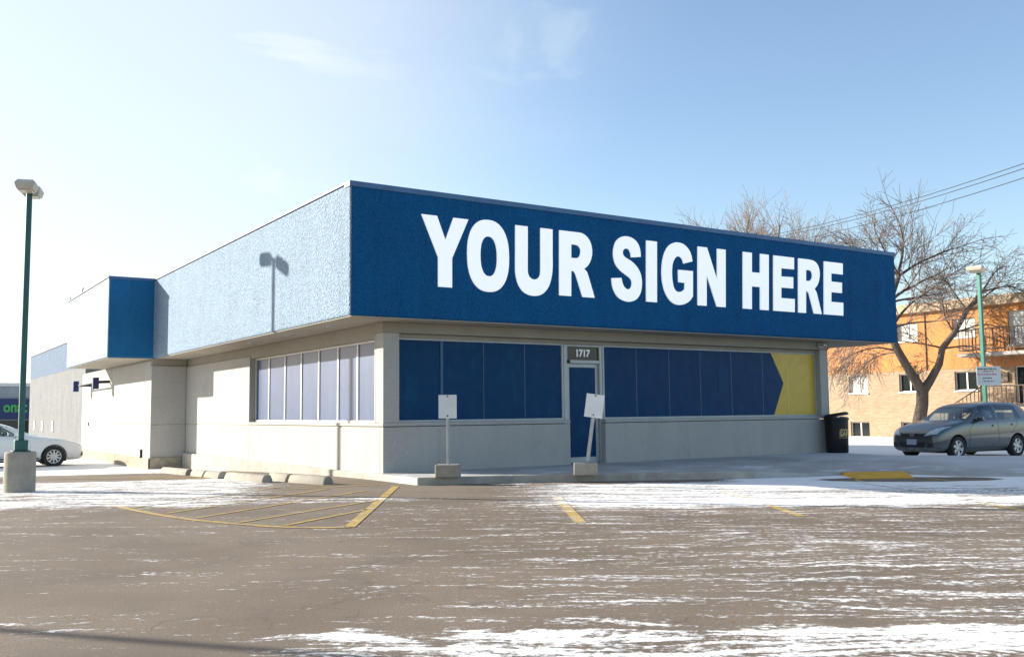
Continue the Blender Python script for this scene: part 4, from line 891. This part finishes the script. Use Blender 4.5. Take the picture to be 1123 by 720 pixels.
# ------------------------------------------------------------------ apartment block
def f_brick(nt, p):
    v = nt.pos(); S = nt.sep(v); b = nt.new('ShaderNodeTexBrick'); nt.put(b.inputs['Vector'], nt.comb(S[1], S[2]))
    b.inputs['Scale'].default_value = 1.0; b.inputs['Brick Width'].default_value = .22; b.inputs['Row Height'].default_value = .075; b.inputs['Mortar Size'].default_value = .008
    for k, c in (('Color1', (.36, .255, .16)), ('Color2', (.26, .18, .11)), ('Mortar', (.36, .29, .21))): b.inputs[k].default_value = c+(1,)
    n = nt.noise(v, .8, 6, .6); nt.put(p.inputs['Base Color'], nt.mix(nt.step(n, .4, .7, 0, .35), b.outputs['Color'], (.24, .15, .085))); nt.put(p.inputs['Roughness'], .9)
M['apt_brick'] = mat('tan brick', f_brick)
M['apt_orange'] = mat('orange stucco', stucco((.41, .172, .05), .14, .35, 8, .03), rough=.9)
M['cornice'] = mat('straw coloured mansard trim', var((.42, .31, .20), .25, 3, .4, 12, (6, .56, (.22, .14, .08)), .03), rough=.9)
M['iron'] = mat('dark brown iron railing', var((.10, .065, .045), .2, 6), rough=.6)
M['slab'] = mat('weathered concrete balcony', var((.33, .30, .27), .2, 3, .3), rough=.9)
M['curtain'] = mat('pale curtain', var((.50, .52, .48), .25, 2, 0, 6, None, .01, (1, 8, 1)), rough=.9)
apt = empty('apartment_building', (35.8, 14, 0), 0, 'orange and tan three level apartment block behind the bare tree', 'building')
def apart(mb, name, mt, par=None, **k):
    mb.v = [(x-35.8, y-14, z) for x, y, z in mb.v]; return mb.build(name, mt, par or apt, **k)
xw = 35.8; y0, y1 = -6, 40
# wall with real window openings: piers and bands between them
wins = []                                  # y centre, half width, z0, z1, kind
for k in range(-2, 7):
    yc = 13.66+2.98*k
    if yc < 7 and k > -3: pass
    if yc > 9.0: wins += [(yc, .575, -.40, .53, 'w'), (yc, .575, 2.0, 2.89, 'w'), (yc, .575, 4.5, 5.41, 'w')]
wins += [(7.75, .78, 4.0, 5.53, 'd'), (7.55, .8, 1.28, 3.04, 'd')]
for k in range(4): wins += [(4.4-2.98*k, .575, 2.0, 2.89, 'w'), (4.4-2.98*k, .575, 4.5, 5.41, 'w'), (4.4-2.98*k, .575, -.4, .53, 'w')]
def wall_with_holes(zlo, zhi, name, mt, dx=0.0):
    ws = [w for w in wins if w[3] > zlo and w[2] < zhi]
    ysb = sorted({y0, y1}|{w[0]-w[1] for w in ws}|{w[0]+w[1] for w in ws}); mb = MB()
    for a, b in zip(ysb[:-1], ysb[1:]):
        hz = sorted([(max(zlo, w[2]), min(zhi, w[3])) for w in ws if w[0]-w[1] <= a+1e-6 and w[0]+w[1] >= b-1e-6]); z = zlo
        for h0, h1 in hz:
            if h0 > z: mb.box(xw-dx, xw+.25, a, b, z, h0)
            z = max(z, h1)
        if z < zhi: mb.box(xw-dx, xw+.25, a, b, z, zhi)
    return apart(mb, name, mt)
wall_with_holes(-1.2, 3.03, 'wall', M['apt_brick']); wall_with_holes(3.031, 5.88, 'upper_wall', M['apt_orange'], .02)
mb = MB(); mb.box(xw+.251, 47, y0, y1, -1.2, 5.9); apart(mb, 'core_wall', M['iron'])
mb = MB()
mb.add([(xw-.30, y0, 5.86), (xw-.30, y1, 5.86), (xw-.30, y1, 6.0), (xw-.30, y0, 6.0), (xw-.05, y0, 6.33), (xw-.05, y1, 6.33), (48, y1, 6.40), (48, y0, 6.40), (48, y0, 5.86), (48, y1, 5.86)],
       [(0, 1, 2, 3), (3, 2, 5, 4), (4, 5, 6, 7), (7, 6, 9, 8), (0, 8, 9, 1), (0, 3, 4, 7, 8), (1, 9, 6, 5, 2)]); apart(mb, 'roof', M['cornice'])
mb = MB(); mb.box(38, 38.6, 6.5, 7.2, 6.38, 7.1); apart(mb, 'chimney', M['iron'])
for i, (yc, hw, z0, z1, kd) in enumerate(wins):
    f_ = .05; mb = MB(); x0, x1 = xw+.10, xw+.17
    mb.box(x0, x1, yc-hw, yc+hw, z0, z0+f_); mb.box(x0, x1, yc-hw, yc+hw, z1-f_, z1); mb.box(x0, x1, yc-hw, yc-hw+f_, z0+f_, z1-f_); mb.box(x0, x1, yc+hw-f_, yc+hw, z0+f_, z1-f_); mb.box(x0, x1, yc-.035, yc+.035, z0+f_, z1-f_)
    if kd == 'd': mb.box(x0, x1, yc-hw+f_, yc-.036, (z0+z1)/2-.02, (z0+z1)/2+.02)
    mb.box(xw-.06, x0, yc-hw-.04, yc+hw+.04, z0-.05, z0+.012)
    w = apart(mb, 'window', M['alu_light'])
    bright = (i % 5 == 2) or kd == 'd' and i % 2 == 0 or (abs(yc-13.66) < .1 and z0 > 4)
    mb = MB(); mb.box(xw+.13, xw+.14, yc-hw+f_, yc-.036, z0+f_, z1-f_); mb.box(xw+.13, xw+.14, yc+.036, yc+hw-f_, z0+f_, z1-f_); apart(mb, 'pane', M['curtain'] if bright else M['dark_glass'], w)
    w.children[0].matrix_parent_inverse = Matrix.Identity(4)
def railing(mb, p0, p1, zlo, zhi, step=.16):
    p0 = Vector(p0); p1 = Vector(p1); L = (p1-p0).length; n = max(2, int(L/step))
    for z in (zlo, zhi): mb.tube([(p0.x, p0.y, z), (p1.x, p1.y, z)], .03, 5)
    for i in range(n+1): q = p0.lerp(p1, i/n); mb.tube([(q.x, q.y, zlo), (q.x, q.y, zhi)], .018 if i % 6 else .03, 4)
# upper balcony
mb = MB(); mb.box(34.55, xw-.025, 5.6, 10.3, 3.50, 3.66); bal = apart(mb, 'balcony', M['slab'], bevel=.02)
mb = MB(); railing(mb, (34.6, 5.65), (34.6, 10.2), 3.8, 4.72); railing(mb, (34.6, 10.2), (35.7, 10.2), 3.8, 4.72, .3); apart(mb, 'railing', M['iron'], bal)
# entrance porch with steps and railing
mb = MB(); mb.box(34.3, xw-.004, 5.6, 9.2, .98, 1.22); mb.box(34.4, 34.6, 5.8, 6.0, -.6, .98); mb.box(34.4, 34.6, 8.9, 9.1, -.6, .98); po = apart(mb, 'porch', M['cornice'], bevel=.015)
for i in range(8): 
    mb = MB(); mb.box(34.6, 35.6, 9.22+.26*i, 9.47+.26*i, .84-.18*i, 1.02-.18*i); apart(mb, 'step', M['slab'], po)
mb = MB(); railing(mb, (34.4, 5.7), (34.4, 9.15), 1.35, 2.15, .19)
a, b = Vector((34.6, 9.2, 2.15)), Vector((34.6, 11.3, 1.0)); mb.tube([a, b], .03, 5); mb.tube([a-Vector((0, 0, .8)), b-Vector((0, 0, .8))], .03, 5)
for i in range(12): q = a.lerp(b, i/11); mb.tube([q, q-Vector((0, 0, .8))], .018, 4)
apart(mb, 'railing', M['iron'], po)
mb = MB(); mb.box(xw-.12, xw-.002, 8.62, 9.05, 2.35, 2.75); apart(mb, 'meter_box', M['iron'])
mb = MB(); mb.tube([(xw-.05, 12.65, 3.05), (xw-.05, 12.65, 5.85)], .025, 5); apart(mb, 'conduit', M['iron'])

# ------------------------------------------------------------------ shop far behind on the left
shop = empty('distant_shop', (-8, 82, -1.5), R(-6), 'low shop with a dark sign band and green letters, behind the left lamp post', 'shop')
def spart(mb, name, mt, par=None, **k): return mb.build(name, mt, par or shop, **k)
M['shop_wall'] = mat('grey shop wall', var((.30, .31, .32), .1, 1), rough=.8)
M['shop_green'] = mat('green sign letters', None, (.05, .42, .06), .5)
mb = MB(); mb.box(-16, 16, 0, 14, -.5, 5.45); spart(mb, 'wall', M['shop_wall'])
mb = MB(); mb.box(-16, 15, -.45, -.004, 2.55, 4.35); bandp = spart(mb, 'sign_band', M['navy'], bevel=.03)
mb = MB()
for i in range(12): mb.box(-15.5+2.5*i, -13.3+2.5*i, -.06, -.005, .15, 2.4)
spart(mb, 'shop_window', M['dark_glass'])
mb = MB(); mb.box(-16.2, 16.2, -.2, 14.2, 5.451, 5.75); spart(mb, 'roof', M['alu_light'])
text_mesh('sign_letters', 'onat', 1.3, M['shop_green'], FRONT(10.45, -.47, 3.58), bandp, .03, .02, .80, 'LEFT')
mb = MB(); mb.box(5.2, 6.2, 3, 4.4, 5.76, 6.4); spart(mb, 'rooftop_unit', M['galv'])

# ------------------------------------------------------------------ bare trees
def f_bark(c, amt=.3):
    return var(c, amt, 4, .5, 25, None, .03, (1, 1, .3))
M['bark'] = mat('grey brown bark', f_bark((.085, .066, .054)), rough=.95)
M['twig'] = mat('brown twigs', var((.20, .16, .135), .25, 1.5), rough=.95)
M['twig_pale'] = mat('pale brown twigs', var((.27, .21, .165), .2, 1.5), rough=.95)
class Tree:
    def __init__(s, seed): s.r = random.Random(seed); s.limb = MB(); s.tw = MB()
    def seg(s, pts, r0, r1):
        n = len(pts); rad = [r0+(r1-r0)*i/(n-1) for i in range(n)]
        if r0 > .045: s.limb.tube(pts, rad, 7 if r0 > .1 else 5, False)
        else: s.tw.tube(pts, [max(x, s.minr) for x in rad], 3, False)
    def grow(s, p, d, L, r, lev, bias=Vector((0, 0, .25)), droop=0.0, kids=(5, 8)):
        rr = s.r; n = 6 if lev > 1 else 4; pts = [p.copy()]; dd = d.normalized()
        for i in range(n):
            dd = (dd+Vector((rr.gauss(0, .11), rr.gauss(0, .11), rr.gauss(0, .11)))+bias*.14-Vector((0, 0, droop*.16*i/n))).normalized(); pts.append(pts[-1]+dd*L/n)
        s.seg(pts, r, r*.5 if lev > 0 else r*.5)
        if lev <= 0: return
        k = rr.randint(*kids)
        for i in range(k):
            t = .15+.85*(i+rr.random()*.8)/k; t = min(t, .99); a = t*n; j = int(a); q = pts[j].lerp(pts[j+1], a-j); base = (pts[j+1]-pts[j]).normalized()
            ax = base.orthogonal().normalized(); ax.rotate(Matrix.Rotation(rr.uniform(0, 6.283), 3, base)); ang = R(rr.uniform(24, 58))
            nd = base*math.cos(ang)+ax*math.sin(ang)
            s.grow(q, nd, L*rr.uniform(.50, .85)*(1.1-.35*t), r*.5*(1-.4*t)+.001, lev-1, bias, droop, kids)
        s.grow(pts[-1], dd, L*rr.uniform(.5, .75), r*.5, lev-1, bias, droop, kids)
    minr = .009
    def build(s, label, base, twig, group=None):
        t = empty('bare_tree', base, 0, label, 'tree', group); b = Vector(base)
        for mb, nm, mt in ((s.limb, 'trunk', M['bark']), (s.tw, 'crown', twig)):
            mb.v = [tuple(Vector(v)-b) for v in mb.v]
            me = bpy.data.meshes.new(nm); me.from_pydata(mb.v, [], mb.f); me.materials.append(mt)
            for p in me.polygons: p.use_smooth = True
            o = bpy.data.objects.new(nm, me); C.objects.link(o); o.parent = t
        return t
V = Vector
T = Tree(11); T.minr = .009
base = V((33.05, 11.55, -.45)); fork = V((33.18, 11.21, 1.95))
T.limb.tube([base-V((0, 0, .4)), base, V((33.1, 11.4, .6)), V((33.16, 11.25, 1.4)), fork+V((0, 0, .25))], [.46, .38, .30, .27, .26], 12, False)
L1 = [fork, V((32.75, 11.45, 2.75)), V((32.2, 11.7, 3.8)), V((31.8, 11.9, 4.8)), V((31.7, 11.7, 6.0)), V((31.9, 11.3, 7.2))]
T.limb.tube(L1, [.25, .20, .18, .165, .14, .11], 9, False)
L2 = [fork, V((33.45, 10.95, 2.5)), V((33.7, 10.65, 3.2)), V((33.75, 10.5, 3.9)), V((34.1, 10.1, 4.6)), V((34.4, 9.6, 5.6)), V((34.8, 9.1, 6.4))]
T.limb.tube(L2, [.24, .19, .165, .15, .13, .11, .08], 9, False)
def spread(T, q, d, L, r, lev, **k): T.grow(V(q), V(d), L, r, lev, **k)
for q, d, L, r in ((L1[5], (.25, -.2, 1), 2.4, .085), (L1[5], (-.5, .5, .75), 2.5, .085), (L1[4], (.45, -.8, .75), 2.9, .09), (L1[4], (-.7, .6, .6), 2.5, .07), (L1[3], (.7, -1.0, .75), 3.1, .09), (L1[5], (.6, -.8, .45), 2.7, .08), (L1[3], (.7, -.7, .25), 2.3, .06), (L1[5], (-.3, .1, 1), 2.2, .07), (L1[4], (.75, -.95, .3), 2.6, .07)):
    spread(T, q, d, L*.92, r*.85, 3, kids=(4, 6), droop=.3)
for q, d, L, r in ((L2[6], (.3, -.5, 1), 1.5, .06), (L2[5], (.5, -1, .75), 1.9, .065), (L2[4], (.5, -.8, .35), 1.9, .06), (L2[3], (-.5, .9, .75), 1.7, .06), (L2[4], (-.3, .4, .9), 1.7, .06), (L2[5], (-.5, .3, 1), 1.5, .055), (L2[6], (.7, -1.2, .6), 1.6, .055), (L2[3], (.6, -1, .05), 1.8, .06), (L2[2], (-.5, .8, .35), 1.0, .03)):
    spread(T, q, d, L, r*.85, 3, kids=(4, 5), droop=1.3, bias=V((0, 0, .1)))
for q, d, L, r in ((L1[2], (-.5, .8, .25), 1.9, .05), (L1[3], (-.6, .9, .2), 2.1, .05), (L1[2], (-.3, 1.0, -.1), 1.8, .045)):
    spread(T, q, d, L, r, 3, kids=(5, 6), droop=1.6, bias=V((0, 0, 0)))
T.build('large bare forked tree in front of the orange apartment block', tuple(base), M['twig'], 'bare trees around the store')
for i, (q, h, lab) in enumerate((((43.9, 34, -.4), 18.0, 'leftmost bare tree crown above the store roof'), ((45.5, 32.8, -.4), 20.0, 'tallest pale bare tree crown above the store roof'), ((47.8, 31.2, -.4), 19.2, 'wide bare tree crown above the store roof, left of the wires'), ((50.3, 29.8, -.4), 17.2, 'rightmost small bare tree crown above the store roof'))):
    T = Tree(40+i); T.minr = .011; b = V(q); f = b+V((0, 0, h*.50))
    T.limb.tube([b-V((0, 0, .3)), b, b+V((.1, .05, h*.2)), f], [.36, .30, .25, .2], 8, False)
    for k in range(6):
        a = k*1.05+i; T.grow(f-V((0, 0, .3*k)), V((math.cos(a)*.62, math.sin(a)*.62, 1.0)), h*.20, .10, 3, kids=(4, 6))
    T.build(lab, q, M['twig_pale'], 'bare trees around the store')
# ------------------------------------------------------------------ overhead wires
def wire(p0, p1, sag, label):
    a = V(p0); b = V(p1); pts = []
    for i in range(33):
        u = i/32; pts.append(a.lerp(b, u)-V((0, 0, sag*4*u*(1-u))))
    mb = MB(); mb.tube(pts, .017, 5, True); o = mb.build('power_line', M['black']); tag(o, label, 'power line', 'overhead power lines')
wire((27.8, -3.0, 10.9), (48.5, 40, 14.6), .9, 'topmost thin black power line crossing the right sky')
wire((27.8, -3.0, 10.7), (48.5, 40, 14.4), .9, 'middle thin black power line just below the topmost')
wire((27.8, -3.0, 10.35), (48.5, 40, 13.9), .9, 'lowest thin black power line crossing behind the bare tree')
